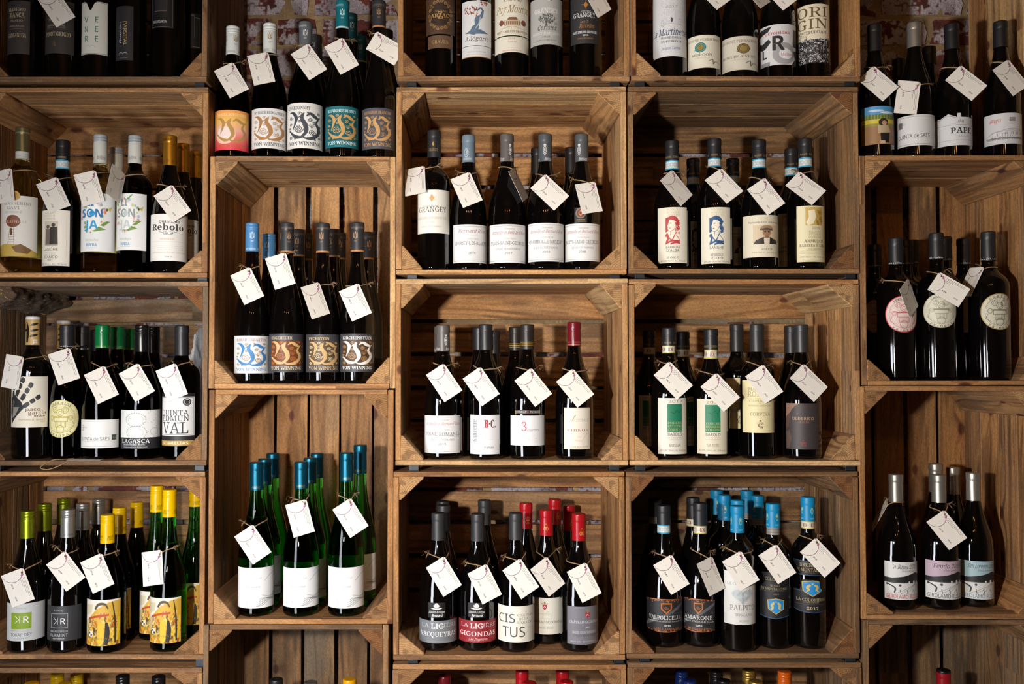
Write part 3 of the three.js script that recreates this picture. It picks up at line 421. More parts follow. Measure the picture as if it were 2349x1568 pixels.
lab('parcelles', '#2d2d2f', (p) => { p.P([[.55, .10], [.62, .17], [.55, .24], [.48, .17]], '#b3742a').L([[.42, .16], [.68, .18]], '#b3742a', 2).L([[.55, .07], [.55, .27]], '#b3742a', 2).T('CHATEAU', .56, .31, .3, .035, '#cfcfcf').T('GRANGEY', .5, .385, .72, .10, '#dededc', 's').T('les 3', .5, .53, .26, .05, '#b98a5a', 'i').T('Parcelles', .58, .62, .48, .085, '#b97a3a', 'i').T('SAINT-EMILION GRAND CRU', .52, .75, .82, .055, '#e0e0de', 'sb').T('2018', .54, .82, .18, .035, '#e0e0de', 'sb').T('FAMILLE MIO-GRANGEY', .54, .885, .5, .03, '#b3742a', 'sb'); });
lab('grangey', '#e2e0d6', (p) => { p.P([[.48, .10], [.54, .19], [.48, .28], [.42, .19]], '#c99a63').L([[.38, .16], [.58, .24]], '#d0a878', 2).L([[.38, .24], [.58, .16]], '#d0a878', 2).T('CHATEAU', .47, .375, .34, .035, '#8d8b86').T('GRANGEY', .48, .45, .76, .12, '#3d3a37', 's').T('SAINT EMILION GRAND CRU', .47, .645, .82, .05, '#a9a69d', 's').T('2018', .45, .74, .18, .035, '#b5b2a8').T('FAMILLE MIO-GRANGEY', .45, .845, .52, .03, '#a9a69d'); });
const rion = (id, name, sub, year, dom) => lab(id, '#e0e0df', (p) => { p.B(.03, .05, .97, .95, '#8c8e90', 2); if (dom) p.T('Domaine', .52, .12, .24, .05, '#9c8f92', 'i'); p.T(dom ? 'Armelle et Bernard Rion' : 'Bernard Rion', .52, dom ? .215 : .17, dom ? .84 : .72, .085, '#9a6b72', 'i').fine(.38, .66, .29, .29, 1, '#aaa').T('Vieilles Vignes', .52, .375, .28, .04, '#aaa', 'i').T(name, .5, .49, .88, .085, '#3a3d42', 's').L([[.12, .555], [.88, .555]], '#b5b5b5', 1); if (sub) p.T(sub, .5, .64, .56, .045, '#7d8084', 's'); p.T(year, .5, .75, .17, .055, '#3a3d42', 'n').fine(.15, .85, .90, .90, 1, '#b5b5b5'); });
rion('chorey', 'CHOREY-LÈS-BEAUNE', '', '2019', 0); rion('nuits17', 'NUITS-SAINT-GEORGES', 'DAME MARGUERITE', '2017', 1); rion('chamb', 'CHAMBOLLE-MUSIGNY', 'LES ÉCHÉZEAUX', '2018', 1); rion('nuits18', 'NUITS-SAINT-GEORGES', '1ER CRU LES DAMODES', '2018', 1); rion('vosne', 'VOSNE ROMANÉE', '1ER CRU LES CHAUMES', '2019', 1);
lab('emblem', '#141314', (p) => { p.C(.5, .36, .4, '#77706a', .36).C(.5, .36, .3, '#7b2f2a', .27).P([[.5, .12], [.68, .4], [.5, .6], [.32, .4]], '#b08a48').C(.5, .36, .1, '#6d1f22').R(.02, .7, .98, 1, '#1b1a1a').T('TASTEVINAGE', .5, .8, .7, .06, '#c9a24e', 'nb').fine(.05, .95, .88, .96, 2, '#c9c9c9', 2); });
lab('sancerre', '#dfe0e2', (p) => { p.T('Sancerre', .2, .40, .56, .14, '#4b4c50', 's', -90).T('B·C.', .68, .225, .36, .2, '#4d1018', 'sb').T('B', .575, .225, .12, .2, '#c22a38', 'sb').fine(.5, .82, .37, .62, 8, '#a9aaae').T('Vattan', .64, .815, .3, .055, '#333', 'i').fine(.2, .3, .81, .81, 1, '#bbb'); });
lab('whiteplain', '#d6d8da', (p) => { p.B(.03, .03, .97, .97, '#aaa', 1.5).fine(.2, .8, .3, .7, 6, '#a5a7aa'); });
lab('quartiers', '#dfe0e1', (p) => { p.T('3', .42, .36, .15, .3, '#b5324a', 's').T('Les', .25, .34, .12, .08, '#c4c5c7', 'i').T('Quartiers', .63, .47, .3, .09, '#8b8d90', 'i').T('CHINON', .38, .79, .34, .08, '#c4c5c7', 'n').fine(.66, .76, .76, .88, 3, '#777', 1.5); });
lab('jourdan', '#1d1b1c', (p) => { p.B(.02, .05, .98, .93, '#b9924a', 6).T('JOURDAN', .25, .5, .42, .5, '#d5d1ca', 's').T('&', .51, .5, .07, .55, '#b3323c', 's').T('PICHARD', .77, .5, .4, .5, '#d5d1ca', 's'); });
lab('chinon', '#e2ddce', (p) => { p.B(.04, .03, .96, .97, '#c9b78e', 2).L([[.34, .26], [.42, .18]], '#3d3a30', 4).L([[.30, .33], [.38, .22]], '#a89a3a', 4).T("L'ANCESTRALE", .52, .30, .80, .07, '#a5a79e', 's').T('CHINON', .53, .54, .80, .06, '#9b5a50', 's').T('2018', .55, .70, .14, .03, '#cbb', 's').L([[.85, .62], [.65, .80], [.7, .92]], '#dfc9bd', 8).L([[.4, .78], [.6, .8]], '#e2c9bd', 8).T('PIERRE & JOURDAN', .55, .935, .7, .03, '#8d8a7f'); });
const ligiere = (id, bg, name, sub) => lab(id, bg, (p) => { const g = p.x; p.T('LA LIGIÈRE', .52, .22, .8, .17, '#b9bcc0', 's').T('LIG', .48, .24, .26, .24, '#e8e8e8', 's').T(name, .5, .60, .82, .2, '#ececec', 's'); if (sub) p.T(sub, .5, .84, .38, .1, '#e5d5d5', 'i'); p.L([[.25, .92], [.75, .92]], '#cfcfcf', 1.2); });
ligiere('vacqueyras', '#74797e', 'VACQUEYRAS', ''); ligiere('gigondas', '#8d2128', 'GIGONDAS', 'Les Dugières');
lab('bernard', '#0b0b0c', (p) => { p.C(.5, .22, .16, '#d9d9d9', .12).C(.5, .1, .09, '#d9d9d9', .07).ribbon([[.2, .36, .05], [.5, .42, .1], [.8, .36, .05]], '#d9d9d9').T('Elisabeth & Philippe', .5, .62, .9, .14, '#e2e2e2', 'i').T('Bernard', .52, .84, .62, .17, '#e2e2e2', 'ib'); });
lab('cistus', '#e0ddd0', (p) => { const g = '#3f3d3a'; p.T('CIS', .27, .34, .42, .24, g, 'n').T('TUS', .44, .71, .5, .28, g, 'n'); ['CHÂTEAU', 'DE LA', 'LIQUIÈRE'].forEach((s, i) => p.T(s, .70 - (i === 1 ? .05 : 0), .25 + i * .10, i === 1 ? .22 : .38, .055, '#6d6a64', 's')); p.T('2019', .82, .6, .13, .04, '#b5b2a6').fine(.74, .92, .68, .9, 4, '#b5b2a6'); });
const crest = (p, u, v, k) => p.P([[u - .06 * k, v - .05 * k], [u + .06 * k, v - .05 * k], [u + .055 * k, v + .03 * k], [u, v + .09 * k], [u - .055 * k, v + .03 * k]], '#a83240').L([[u - .03 * k, v + .02 * k], [u, v - .01 * k], [u + .03 * k, v + .02 * k]], '#eee', 3).C(u, v - .09 * k, .025 * k, '#8f7b3a', .035 * k).C(u - .07 * k, v - .07 * k, .015, '#7d6f50').C(u + .07 * k, v - .07 * k, .015, '#7d6f50');
lab('gigognanwhite', '#d8d5c9', (p) => { crest(p, .42, .24, 1.1); p.L([[.2, .52], [.2, .44], [.6, .44], [.6, .54]], '#999585', 1.5).L([[.48, .44], [.48, .38], [.54, .38], [.54, .5]], '#999585', 1.5).fine(.2, .65, .56, .58, 2, '#aaa595').T('CHÂTEAU GIGOGNAN', .46, .66, .86, .06, '#4a4a46', 's').T('Côtes du Rhône', .42, .82, .5, .05, '#8d8a7c', 'i').L([[.1, .93], [.8, .93]], '#aaa', 1); });
lab('gigognangrey', '#72727a', (p) => { crest(p, .58, .22, 1.1); p.T('CHÂTEAU GIGOGNAN', .52, .41, .9, .065, '#cfcfd2', 's').T('2019', .58, .55, .12, .035, '#d5d5d8', 'sb').T('BOIS DES MOINES', .52, .68, .72, .065, '#bdbdc2', 's').T('Côtes du Rhône Villages', .52, .755, .7, .06, '#3c3c42', 'i').T('MIS EN BOUTEILLE', .5, .92, .8, .03, '#b5b5ba', 'n'); });
lab('martinette', '#d3d5d6', (p) => { for (let i = 0; i < 200; i++) { const u = .3 + rnd() * .6, v = .15 + rnd() * .35; p.L([[u, v], [u + .03, v + .02]], '#c3c6c8', 2); } p.T('2017', .56, .28, .28, .03, '#8b8d90').P([[.56, .43], [.59, .47], [.56, .51], [.53, .47]], '#4a4c50').spiral(.36, .5, .06, 1.5, '#a5a7aa', 2).spiral(.76, .5, .06, 1.5, '#a5a7aa', 2, -1).L([[.3, .54], [.5, .52], [.82, .54]], '#a5a7aa', 1.5).T('La Martinette', .5, .64, .92, .095, '#27355c', 'i').T('BORDEAUX', .55, .725, .48, .028, '#6b6e72', 'nb').T('SUPERIEUR', .55, .78, .48, .028, '#6b6e72', 'nb').T('Jacques Lurton', .54, .875, .44, .04, '#3b4f86', 'i'); });
const perr = (id, bg, col, name, sub, u) => lab(id, bg, (p) => { p.T('LAURENT PERRACHON', .48, .14, .86, .07, '#5c574c', 's').C(u, .37, .13, col, .15).C(u, .37, .08, '#8a7a3a', .09).O(u, .37, .1, '#c9bf9a', 1.5, .12).L([[u - .14, .44], [u - .05, .48]], col, 4).L([[u - .02, .5], [u - .01, .55]], col, 3).T(name, .47, .60, name.length > 8 ? .78 : .48, .07, '#55524a', 's').T(sub, .47, .69, .34, .035, '#a39e90', 's').ribbon([[.62, .8, .01], [.72, .74, .015], [.74, .88, .015], [.8, .8, .012], [.96, .86, .008]], '#222'); });
perr('morgon', '#dbd7c5', '#1b7a80', 'MORGON', 'CORCELETTE', .44); perr('moulin', '#c9c4b4', '#5f4a28', 'MOULIN A VENT', 'LES BURDELINES', .58);
lab('croizillon', '#cfcfd0', (p) => { const x = p.x; p.O(.16, .32, .16, '#e3e3e3', 34, .16, .6, 5.4).ribbon([[.02, .42, .1], [.16, .5, .16], [.34, .38, .1]], '#2b2b2d').P([[.02, .08], [.38, .04], [.3, .16], [.04, .24]], '#2b2b2d'); p.O(.64, .72, .18, '#9a9a9c', 34, .2).T('R', .5, .46, .3, .36, '#232325', 'nb').T('L', .2, .70, .15, .22, '#232325', 'nb').P([[.86, .12], [1, .12], [1, .55], [.84, .55]], '#3b3733').P([[.86, .66], [1, .62], [1, 1], [.8, 1], [.92, .85]], '#2b2b2d').R(.02, .9, .34, 1, '#8d8d90').R(.02, .55, .1, .9, '#8d8d90').C(.7, .74, .11, '#dedede', .12); p.T('Le Croizillon', .46, .21, .6, .07, '#9b3236', 'sb').T('Malbec', .7, .745, .28, .07, '#a8505c', 's'); });
lab('origin', '#d8cfb6', (p) => { const g = '#5d4d2c'; p.T('ORI', .48, .135, .82, .17, g, 's').T('GIN', .48, .335, .84, .17, g, 's').T('MONTEPULCIANO', .48, .48, .84, .05, '#5a5240', 'sb').T("D'ABRUZZO", .22, .535, .3, .025, '#8a8068', 's'); p.R(0, .60, 1, 1, '#2c2b2d'); for (let i = 0; i < 260; i++) { const u = rnd(), v = .58 + rnd() * .42; p.L([[u, v], [u + rr(-.06, .06), v + rr(-.04, .04)], [u + rr(-.06, .06), v + rr(-.05, .05)]], rnd() < .55 ? '#d0cfd2' : '#1a1a1c', 2); } for (let i = 0; i < 12; i++) p.O(.4 + (i % 4) * .1, .72 + Math.floor(i / 4) * .07, .02, '#777', 1.5); });
const podere = (id, ink, n1, n2, year, bg = '#e0dbc9') => lab(id, bg, (p) => { ['PODERE', 'RUGGERI', 'CORSINI'].forEach((s, i) => p.T(s, .55, .045 + i * .05, .42, .036, '#c0b48e')); p.R(.3, .18, .74, .66, '#e6dfcc').P([[.30, .19], [.46, .18], [.41, .24], [.385, .30], [.355, .335], [.375, .355], [.365, .385], [.385, .41], [.36, .44], [.30, .45]], ink).ribbon([[.36, .205, .04], [.48, .19, .07], [.60, .21, .08], [.68, .27, .06], [.66, .32, .02]], ink); for (let i = 0; i < 24; i++) p.spiral(.61 + rnd() * .11, .24 + rnd() * .22, rr(.018, .034), 1.2, ink, 3, i % 2 ? 1 : -1); p.L([[.43, .29], [.48, .285]], ink, 3).L([[.41, .375], [.45, .378]], ink, 3).L([[.39, .42], [.46, .435], [.56, .40], [.6, .34]], ink, 2).L([[.46, .44], [.45, .51]], ink, 3).L([[.59, .42], [.6, .49]], ink, 3).ribbon([[.36, .5, .02], [.49, .59, .025], [.60, .47, .02]], ink).ribbon([[.3, .52, .03], [.35, .5, .07], [.37, .57, .06], [.33, .63, .05]], ink).ribbon([[.3, .65, .04], [.5, .605, .03], [.74, .61, .02]], ink).ribbon([[.45, .66, .03], [.6, .63, .04], [.74, .645, .03]], ink).L([[.62, .5], [.70, .56], [.73, .6]], ink, 3); p.T(n1, .52, .715, .44, .045, '#3c3a36', 'n').T(n2[0], .52, n2.length > 1 ? .775 : .845, .4, .045, '#3c3a36', 'n'); p.fine(.36, .70, .815, .815, 1, '#8d897c').T(year, .52, .90, .4, .03, '#55524c', 'n').T('NET CONT. 750 ml ℮  ALC. 14% by vol.', .52, .96, .8, .025, '#55524c', 'n').fineV(.94, .97, .15, .85, 1, '#8d897c').fineV(.1, .1, .25, .75, 1, '#8d897c'); });
podere('barbera', '#b5363a', 'BARBERA', ["D'ALBA", ''], '2020'); podere('langhe', '#27507c', 'LANGHE', ['NEBBIOLO'], '2019'); podere('langhedark', '#35302a', 'LANGHE', ['NEBBIOLO'], '2019');
const boy = (id, bg) => lab(id, bg, (p) => { p.T('AUTENZIO', .52, .10, .7, .07, '#cfc8b2', 's').T('Piemonte DOC Albarossa', .55, .175, .74, .045, '#3c3833', 'n').R(.30, .24, .88, .69, '#cdbb9c').C(.6, .415, .095, '#a07a60', .105).C(.6, .325, .145, '#8a745c', .06).C(.6, .295, .125, '#9a846a', .05).ribbon([[.45, .355, .02], [.6, .335, .05], [.75, .36, .02]], '#5d4b3a').C(.562, .40, .022, '#2e1f18', .014).C(.642, .40, .022, '#2e1f18', .014).L([[.6, .40], [.595, .445], [.61, .45]], '#6d4a38', 2.5).L([[.57, .478], [.635, .478]], '#4d2a20', 3.5).P([[.56, .5], [.64, .5], [.66, .55], [.54, .55]], '#8d6a52').P([[.3, .69], [.36, .6], [.52, .53], [.68, .53], [.84, .6], [.88, .69]], '#332c28').P([[.53, .54], [.67, .54], [.66, .69], [.54, .69]], '#d8cdb8'); p.T('PODERE RUGGERI CORSINI', .58, .735, .68, .035, '#cfc8b2', 's').T('2019', .6, .805, .26, .04, '#55524a', 'n').T('750 ml ℮  14.5% vol', .58, .89, .62, .03, '#7c786c', 'n').fineV(.06, .08, .2, .7, 2, '#b5af9e'); });
boy('autenzio', '#dbd4bd');
lab('armujan', '#ddd5b0', (p) => { p.R(.28, .03, .84, .35, '#c7a75c').P([[.36, .09], [.56, .07], [.60, .2], [.52, .32], [.36, .35], [.3, .3], [.38, .2]], '#e8dfc0'); for (let i = 0; i < 20; i++) p.spiral(.62 + rnd() * .2, .06 + rnd() * .28, .04, 1.3, '#8a6a26', 2.5); p.T('2019', .6, .40, .26, .045, '#7a745c', 'n'); ['PODERE', 'RUGGERI', 'CORSINI'].forEach((s, i) => p.T(s, .58, .465 + i * .05, .42, .035, '#a59a72', 's')); p.T('ARMUJAN', .55, .63, .64, .05, '#6b6450', 'sb').T("BARBERA D'ALBA", .53, .71, .88, .045, '#6b6450', 'sb').T('DOC Superiore', .58, .765, .44, .03, '#8a836a', 's').fine(.12, .92, .80, .85, 3, '#8a836a').T('CONT. 750 ml ℮  ALC. 14.5% by vol.', .52, .91, .84, .025, '#6b6450', 'n').fine(.15, .9, .95, .97, 2, '#8a836a'); });
const barolo = (id, yr, cru, bg) => lab(id, bg, (p) => { p.T(yr, .55, .065, .46, .045, '#77746a', 'n').R(.30, .11, .76, .60, '#1f7a58').L([[.4, .25], [.5, .28], [.58, .22], [.66, .27], [.74, .2]], '#123f30', 2); ['PODERE', 'RUGGERI', 'CORSINI'].forEach((s, i) => p.T(s, .53, .445 + i * .056, .44, .042, '#c3b06a', 's')); p.T('BAROLO', .53, .645, .46, .055, '#4a4842', 'n').fine(.3, .74, .70, .73, 2, '#8d897c').T(cru, .53, .84, .36, .05, '#6d6a60', 'n').T('NET CONT. 750 ml ℮  ALC. 14.5% by vol.', .5, .93, .86, .028, '#6d6a60', 'n').fineV(.93, .96, .08, .85, 1, '#99958a').fineV(.1, .1, .2, .75, 1, '#99958a'); });
barolo('barolo17', '2017', 'BUSSIA', '#dddacd'); barolo('barolo16', '2016', 'SAN PIETRO', '#d9d2bc');
const corvina = (id, bg) => lab(id, bg, (p) => { const g = '#96886a'; p.T("'MASSIMO", .5, .17, .64, .065, g, 's').T('RONCA', .5, .265, .62, .095, g, 's').L([[.18, .345], [.82, .345]], '#c2b88e', 1).T('VIGNAIOLI', .52, .395, .6, .04, g, 's').T('IN', .52, .44, .05, .02, g).T('SOMMACAMPAGNA', .52, .485, .6, .032, g, 's').L([[.18, .53], [.82, .53]], '#c2b88e', 1).T('CORVINA', .53, .645, .54, .06, '#7a6d50', 's'); p.T('r', .53, .77, .06, .05, '#3c2a22', 'sb').T('on', .53, .815, .17, .05, '#5a2a24', 'sb').T('c', .50, .855, .07, .045, '#3c2a22', 'sb').T('a', .56, .885, .08, .045, '#3c2a22', 'sb'); });
corvina('corvina', '#dfd6a8');
lab('ulderico', '#3b3537', (p) => { p.P([[0, 0], [.45, 0], [.3, .06], [.2, .14], [.14, .22], [.05, .28], [0, .3]], '#8a6a58').P([[0, .3], [.15, .2], [.1, .5], [0, .56]], '#5d4238').P([[0, .62], [.12, .58], [.2, .75], [.1, .98], [0, .98]], '#5a463e'); for (let i = 0; i < 60; i++) p.C(rnd(), rnd(), .008, '#514a4b'); p.T('ULDERICO', .52, .33, .62, .065, '#a07c5c', 'nb').T('ROSSO', .55, .415, .26, .04, '#8f5f44', 'nb').T('r', .52, .80, .06, .05, '#a02c2c', 'sb').T('on', .52, .85, .16, .05, '#a02c2c', 'sb').T('ca', .53, .90, .14, .05, '#a02c2c', 'sb'); });
const casan = (id, a, b, y) => lab(id, '#262629', (p) => { const o = '#b8682c'; for (const s of [0, 1]) for (let i = 0; i < 120; i++) { const u = rnd(), k = Math.abs(rnd() * rnd()) * .12; p.C(u, s ? 1 - k : k, .014, i % 3 ? o : '#7a3f1a', .012); } p.R(0, 0, 1, .025, o).R(0, .975, 1, 1, o); p.P([[.0, .86], [.0, .76], [.5, .46], [1, .08], [1, .18], [.5, .56]], '#56585e'); p.P([[.42, .12], [.66, .12], [.66, .3], [.54, .46], [.42, .3]], o).P([[.45, .16], [.63, .16], [.63, .29], [.54, .40], [.45, .29]], '#2a2421').spiral(.54, .27, .05, 1.5, o, 3); p.T(a, .52, .56, .8, .12, '#dcdad6', 's'); p.T(b, .52, .675, .86, b.length > 20 ? .03 : .055, '#cfcdc8', 's').T(y, .56, .80, .16, .055, '#dcdad6', 'sb').T('SAN CASSIANO', .55, .895, .6, .06, o, 's'); });
casan('valpolicella', 'VALPOLICELLA', 'DENOMINAZIONE DI ORIGINE CONTROLLATA', '2019'); casan('amarone', 'AMARONE', 'DELLA VALPOLICELLA', '2016');
lab('palpito', '#d3d4d1', (p) => { p.T('LA COLOMBINA', .5, .235, .78, .05, '#8d8d88', 's'); const h = (t) => [.53 + .29 * Math.pow(Math.sin(t), 3), .455 - .0095 * (13 * Math.cos(t) - 5 * Math.cos(2 * t) - 2 * Math.cos(3 * t) - Math.cos(4 * t))]; const q = []; for (let i = 0; i <= 40; i++) q.push(h(i / 40 * 6.283)); p.P(q, '#bcc4c6'); for (let i = 0; i < 70; i++) { const t = rnd() * 6.28, k = Math.sqrt(rnd()), [u, v] = h(t); p.O(.53 + (u - .53) * k, .455 + (v - .455) * k, .018, '#94a0a4', 1.5); } p.T('PALPITO', .54, .675, .70, .095, '#6b6660', 's').T('TOSCANA', .56, .81, .48, .05, '#7d7973', 's').fine(.2, .85, .86, .86, 1, '#b0b0ac').T('ROSSO', .56, .925, .26, .04, '#8d8983', 's').R(0, .8, .1, .97, '#c6c7c4'); });
const shield = (p, u, v, k, kv) => { p.P([[u - .26 * k, v - .28 * kv], [u, v - .36 * kv], [u + .26 * k, v - .28 * kv], [u + .24 * k, v + .12 * kv], [u, v + .36 * kv], [u - .24 * k, v + .12 * kv]], '#b9a25c').P([[u - .23 * k, v - .25 * kv], [u, v - .32 * kv], [u + .23 * k, v - .25 * kv], [u + .21 * k, v + .11 * kv], [u, v + .31 * kv], [u - .21 * k, v + .11 * kv]], '#1f86c8'); for (const s of [-1, 1]) p.ribbon([[u + s * .05 * k, v - .16 * kv, .05 * k], [u + s * .12 * k, v - .04 * kv, .07 * k], [u + s * .09 * k, v + .06 * kv, .05 * k], [u + s * .15 * k, v + .14 * kv, .03 * k]], '#cdb46a'); p.C(u, v - .2 * kv, .03 * k, '#cdb46a', .03 * kv); };
lab('rosso', '#17171a', (p) => { p.T('LA COLOMBINA', .5, .15, .84, .065, '#a9986c', 's').T('ROSSO', .55, .29, .28, .05, '#a9986c', 's').T('DI MONTALCINO', .52, .36, .78, .05, '#a9986c', 's').fine(.08, .94, .41, .41, 1, '#a9986c').T('2019', .57, .475, .16, .03, '#a9986c', 'i'); shield(p, .57, .73, .95, .48); p.L([[0, .93], [.3, .97], [.57, .99], [1, .93]], '#1f5a94', 3); });
lab('brunello', '#18181b', (p) => { p.R(0, 0, 1, .03, '#2a5a86').R(0, .97, 1, 1, '#2a5a86').T('BRUNELLO', .52, .3, .62, .24, '#b9a678', 's').T('DI MONTALCINO', .52, .62, .82, .22, '#b9a678', 's').fine(.06, .94, .82, .82, 1, '#b9a678', 2); });
lab('colombina', '#17171a', (p) => { p.L([[0, .35], [.3, .33]], '#2a5a86', 3).L([[.8, .33], [1, .34]], '#2a5a86', 3).T('LA COLOMBINA', .52, .60, .84, .09, '#b9a678', 's').T('DI CINZIA CAPORALI', .5, .68, .4, .03, '#b9a678', 's').fine(.06, .94, .74, .74, 1, '#b9a678').T('2017', .54, .85, .30, .075, '#cdb98a', 'sb'); p.L([[0, .9], [.3, .96], [.55, .99], [1, .92]], '#1f5a94', 3); shield(p, .54, .26, 1.05, .68); });
lab('field', '#9a7a55', (p) => { p.R(0, 0, 1, .22, '#4f93c4').C(.4, .12, .2, '#b5cfe0', .03).C(.7, .17, .2, '#cfdde6', .03); for (let i = 0; i < 40; i++) p.R(i / 40, .2 + rnd() * .05, i / 40 + .03, .34, ['#6d7d3c', '#52662f', '#8a8f4a'][i % 3]); p.R(0, .34, 1, .47, '#c9b63c').R(0, .45, 1, .52, '#8f8a3a').R(0, .52, 1, 1, '#94704a'); for (let i = 0; i < 200; i++) p.L([[rnd(), .54 + rnd() * .46], [rnd() * .02 + rnd(), .55 + rnd() * .45]], '#8b6843', .4); p.C(.58, .42, .12, '#2b2320', .1).C(.6, .44, .07, '#b98e6e', .06).P([[.45, .5], [.7, .5], [.78, .68], [.45, .7]], '#b5a182').P([[.5, .7], [.74, .7], [.72, .95], [.52, .95]], '#201c1c').R(.5, .9, .62, .98, '#c2a68a').R(.9, .1, 1, 1, '#4a3a30'); });
lab('pape', '#c9cbcc', (p) => { p.L([[0, .38], [1, .38]], '#555', 1.5).T('DÃO', .6, .27, .16, .075, '#3b3b3d', 's').fine(.38, .86, .335, .335, 1, '#555').T('PAPE', .64, .54, .48, .17, '#1f1f22', 'sb').T('2012', .66, .71, .22, .05, '#8d8d90', 's').fine(.14, .94, .84, .84, 1, '#444', 1.5).L([[0, .2], [.08, .12], [.16, .2], [.34, .08], [.5, .15]], '#333', 2); });
lab('barn', '#c6c7c8', (p) => { p.T('Bago', .28, .22, .24, .13, '#c2403c', 'i').R(.58, .14, .72, .27, '#8d8480').T('DÃO', .65, .34, .12, .05, '#b0a5a0', 's'); const g = '#5a5a5c'; p.L([[.08, .74], [.26, .6], [.4, .57], [.62, .5], [.96, .55]], g, 2).L([[.2, .62], [.62, .56], [.98, .58]], g, 1.5); for (let i = 0; i < 8; i++) p.B(.5 + (i % 4) * .12, .62, .54 + (i % 4) * .12, .68, g, 2).L([[.24 + i * .05, .64], [.24 + i * .05, .76]], g, 1.5); for (let i = 0; i < 40; i++) p.C(.1 + i * .021, .78 + rnd() * .03, .018, '#6d6d6c'); p.L([[.08, .84], [.95, .82]], g, 2).T('QUINTA DA PELLADA', .5, .82, .8, .06, '#6d6d6c', 'n').fine(.5, .64, .92, .92, 1, '#888'); });
const giro = (id, sky, ink, s) => lab(id, '#d3d5d3', (p) => { p.R(0, 0, 1, .5, sky).T(s, .56, .13, .72, .11, '#3a3a3e', 'i').T('Etna Rosso', .62, .24, .36, .045, '#5a5a5e', 'i').P([[0, .42], [.2, .43], [.5, .38], [.85, .28], [1, .34], [1, .55], [0, .53]], '#1d1d20').R(0, .53, 1, .56, '#2d2d30').R(.62, .51, .66, .58, '#ddd').R(.76, .50, .82, .58, '#ddd').R(.88, .51, .93, .58, '#ddd'); for (let i = 0; i < 7; i++) p.L([[.86, .57], [.28 + i * .14, .84]], '#55555a', 1.5); for (const u of [.4, .58, .78]) p.L([[u, .74], [u + .02, .84]], '#2d2d30', 4); p.ribbon([[.1, .6, .02], [.2, .64, .03], [.28, .7, .04], [.26, .82, .03]], '#1d1d20').C(.08, .6, .03, '#3a3a3e').C(.4, .62, .03, '#3a3a3e').T('GIROLAMO RUSSO', .52, .91, .94, .11, ink, 'n'); });
giro('rina', '#d3d5d3', '#b3383c', "'a Rina 2019"); giro('feudo', '#b9a3b3', '#3a3a40', 'Feudo 2019'); giro('lorenzo', '#9dbac4', '#5f7a92', 'San Lorenzo 2019');
lab('backlabel', '#cfc6ae', (p) => { p.fine(.1, .9, .1, .9, 14, '#3a3024'); });

// capsules: one wrap-round strip each
const capKind = {};
function cap(id, col, o = {}) { const c = CA.cell(id), p = pen(CA, c); p.x.save(); p.x.beginPath(); p.x.rect(c.x, c.y, 256, 128); p.x.clip(); p.bg(col); o.fn && o.fn(p); p.x.restore(); capKind[id] = { c, metal: o.metal, screw: o.screw, say: o.say, gloss: o.gloss }; }
const eagle = (p, u, v, col) => { p.L([[u - .045, v - .12], [u - .045, v + .06]], col, 3).L([[u - .02, v - .08], [u - .02, v + .06]], col, 3).L([[u + .02, v - .08], [u + .02, v + .06]], col, 3).L([[u + .045, v - .12], [u + .045, v + .06]], col, 3).C(u, v - .12, .012, col, .04).L([[u - .045, v], [u, v + .08], [u + .045, v]], col, 2.5); p.T('VDP', u, v + .17, .07, .05, col, 'n'); };
const vwCap = (ink, extra) => (p) => { for (const u of [.22, .5, .78]) eagle(p, u, .48, ink); extra && extra(p); };
cap('vwwhite', '#d3d9d6', { screw: 1, say: 'white screw cap', fn: vwCap('#8a6e3e', (p) => { p.T('VON WINNING', .36, .90, .26, .08, '#8a8478', 's').T('VON WINNING', .68, .90, .26, .08, '#8a8478', 's'); }) });
cap('vwgrey', '#5c6166', { say: 'grey capsule', fn: vwCap('#d8dadb', (p) => p.T('VON WINNING', .42, .20, .22, .06, '#d0d2d3', 's')) });
cap('vwteal', '#0f6a75', { say: 'teal capsule', fn: vwCap('#cfe2e0', (p) => { p.R(0, .93, 1, 1, '#b9d3d3').T('VON WINNING', .42, .20, .22, .06, '#b9d3d3', 's'); }) });
cap('vwchar', '#2f3236', { say: 'charcoal capsule', fn: vwCap('#c08a52', (p) => { p.R(0, .93, 1, 1, '#b8804c').T('VON WINNING', .42, .20, .22, .06, '#a97a50', 's').T('VON WINNING', .62, .20, .22, .06, '#a97a50', 's'); }) });
cap('vwblue', '#4c86b8', { screw: 1, say: 'light blue screw cap', fn: vwCap('#cfe0ee', (p) => { p.T('VON WINNING', .46, .91, .26, .08, '#d5e3ee', 's').T('VON WINNING', .76, .91, .26, .08, '#d5e3ee', 's'); }) });
cap('black', '#1b1b1d', { say: 'black capsule' });
cap('charcoal', '#242528', { say: 'charcoal capsule' });
cap('matte', '#2f3032', { say: 'dark grey capsule' });
cap('blackscrew', '#141416', { screw: 1, gloss: 1, say: 'black screw cap' });
cap('dots', '#222326', { say: 'black capsule', fn: (p) => { for (let i = 0; i < 22; i++) p.C(i / 22, .94, .010, '#c9c9c9', .02); for (let i = 0; i < 5; i++) p.T('2019', .1 + i * .2, .935, .07, .06, '#c9c9c9', 'n'); } });
cap('foil', '#8b8a66', { metal: 1, say: 'olive foil capsule', fn: (p) => p.R(0, .22, 1, .27, '#c9c6a2') });
cap('sini', '#1a1b1e', { say: 'black capsule', fn: (p) => { for (let i = 0; i < 3; i++) p.T('CORSINI', .2 + i * .3, .88, .18, .09, '#c9b58a', 'n'); } });
cap('corsini', '#202124', { say: 'black capsule', fn: (p) => { p.T('RUGGERI', .38, .84, .17, .09, '#b99a5c', 'n').T('CORSINI', .60, .84, .17, .09, '#b99a5c', 'n').T('PODERE', .14, .84, .17, .09, '#b99a5c', 'n').T('PODERE', .84, .84, .17, .09, '#b99a5c', 'n'); } });
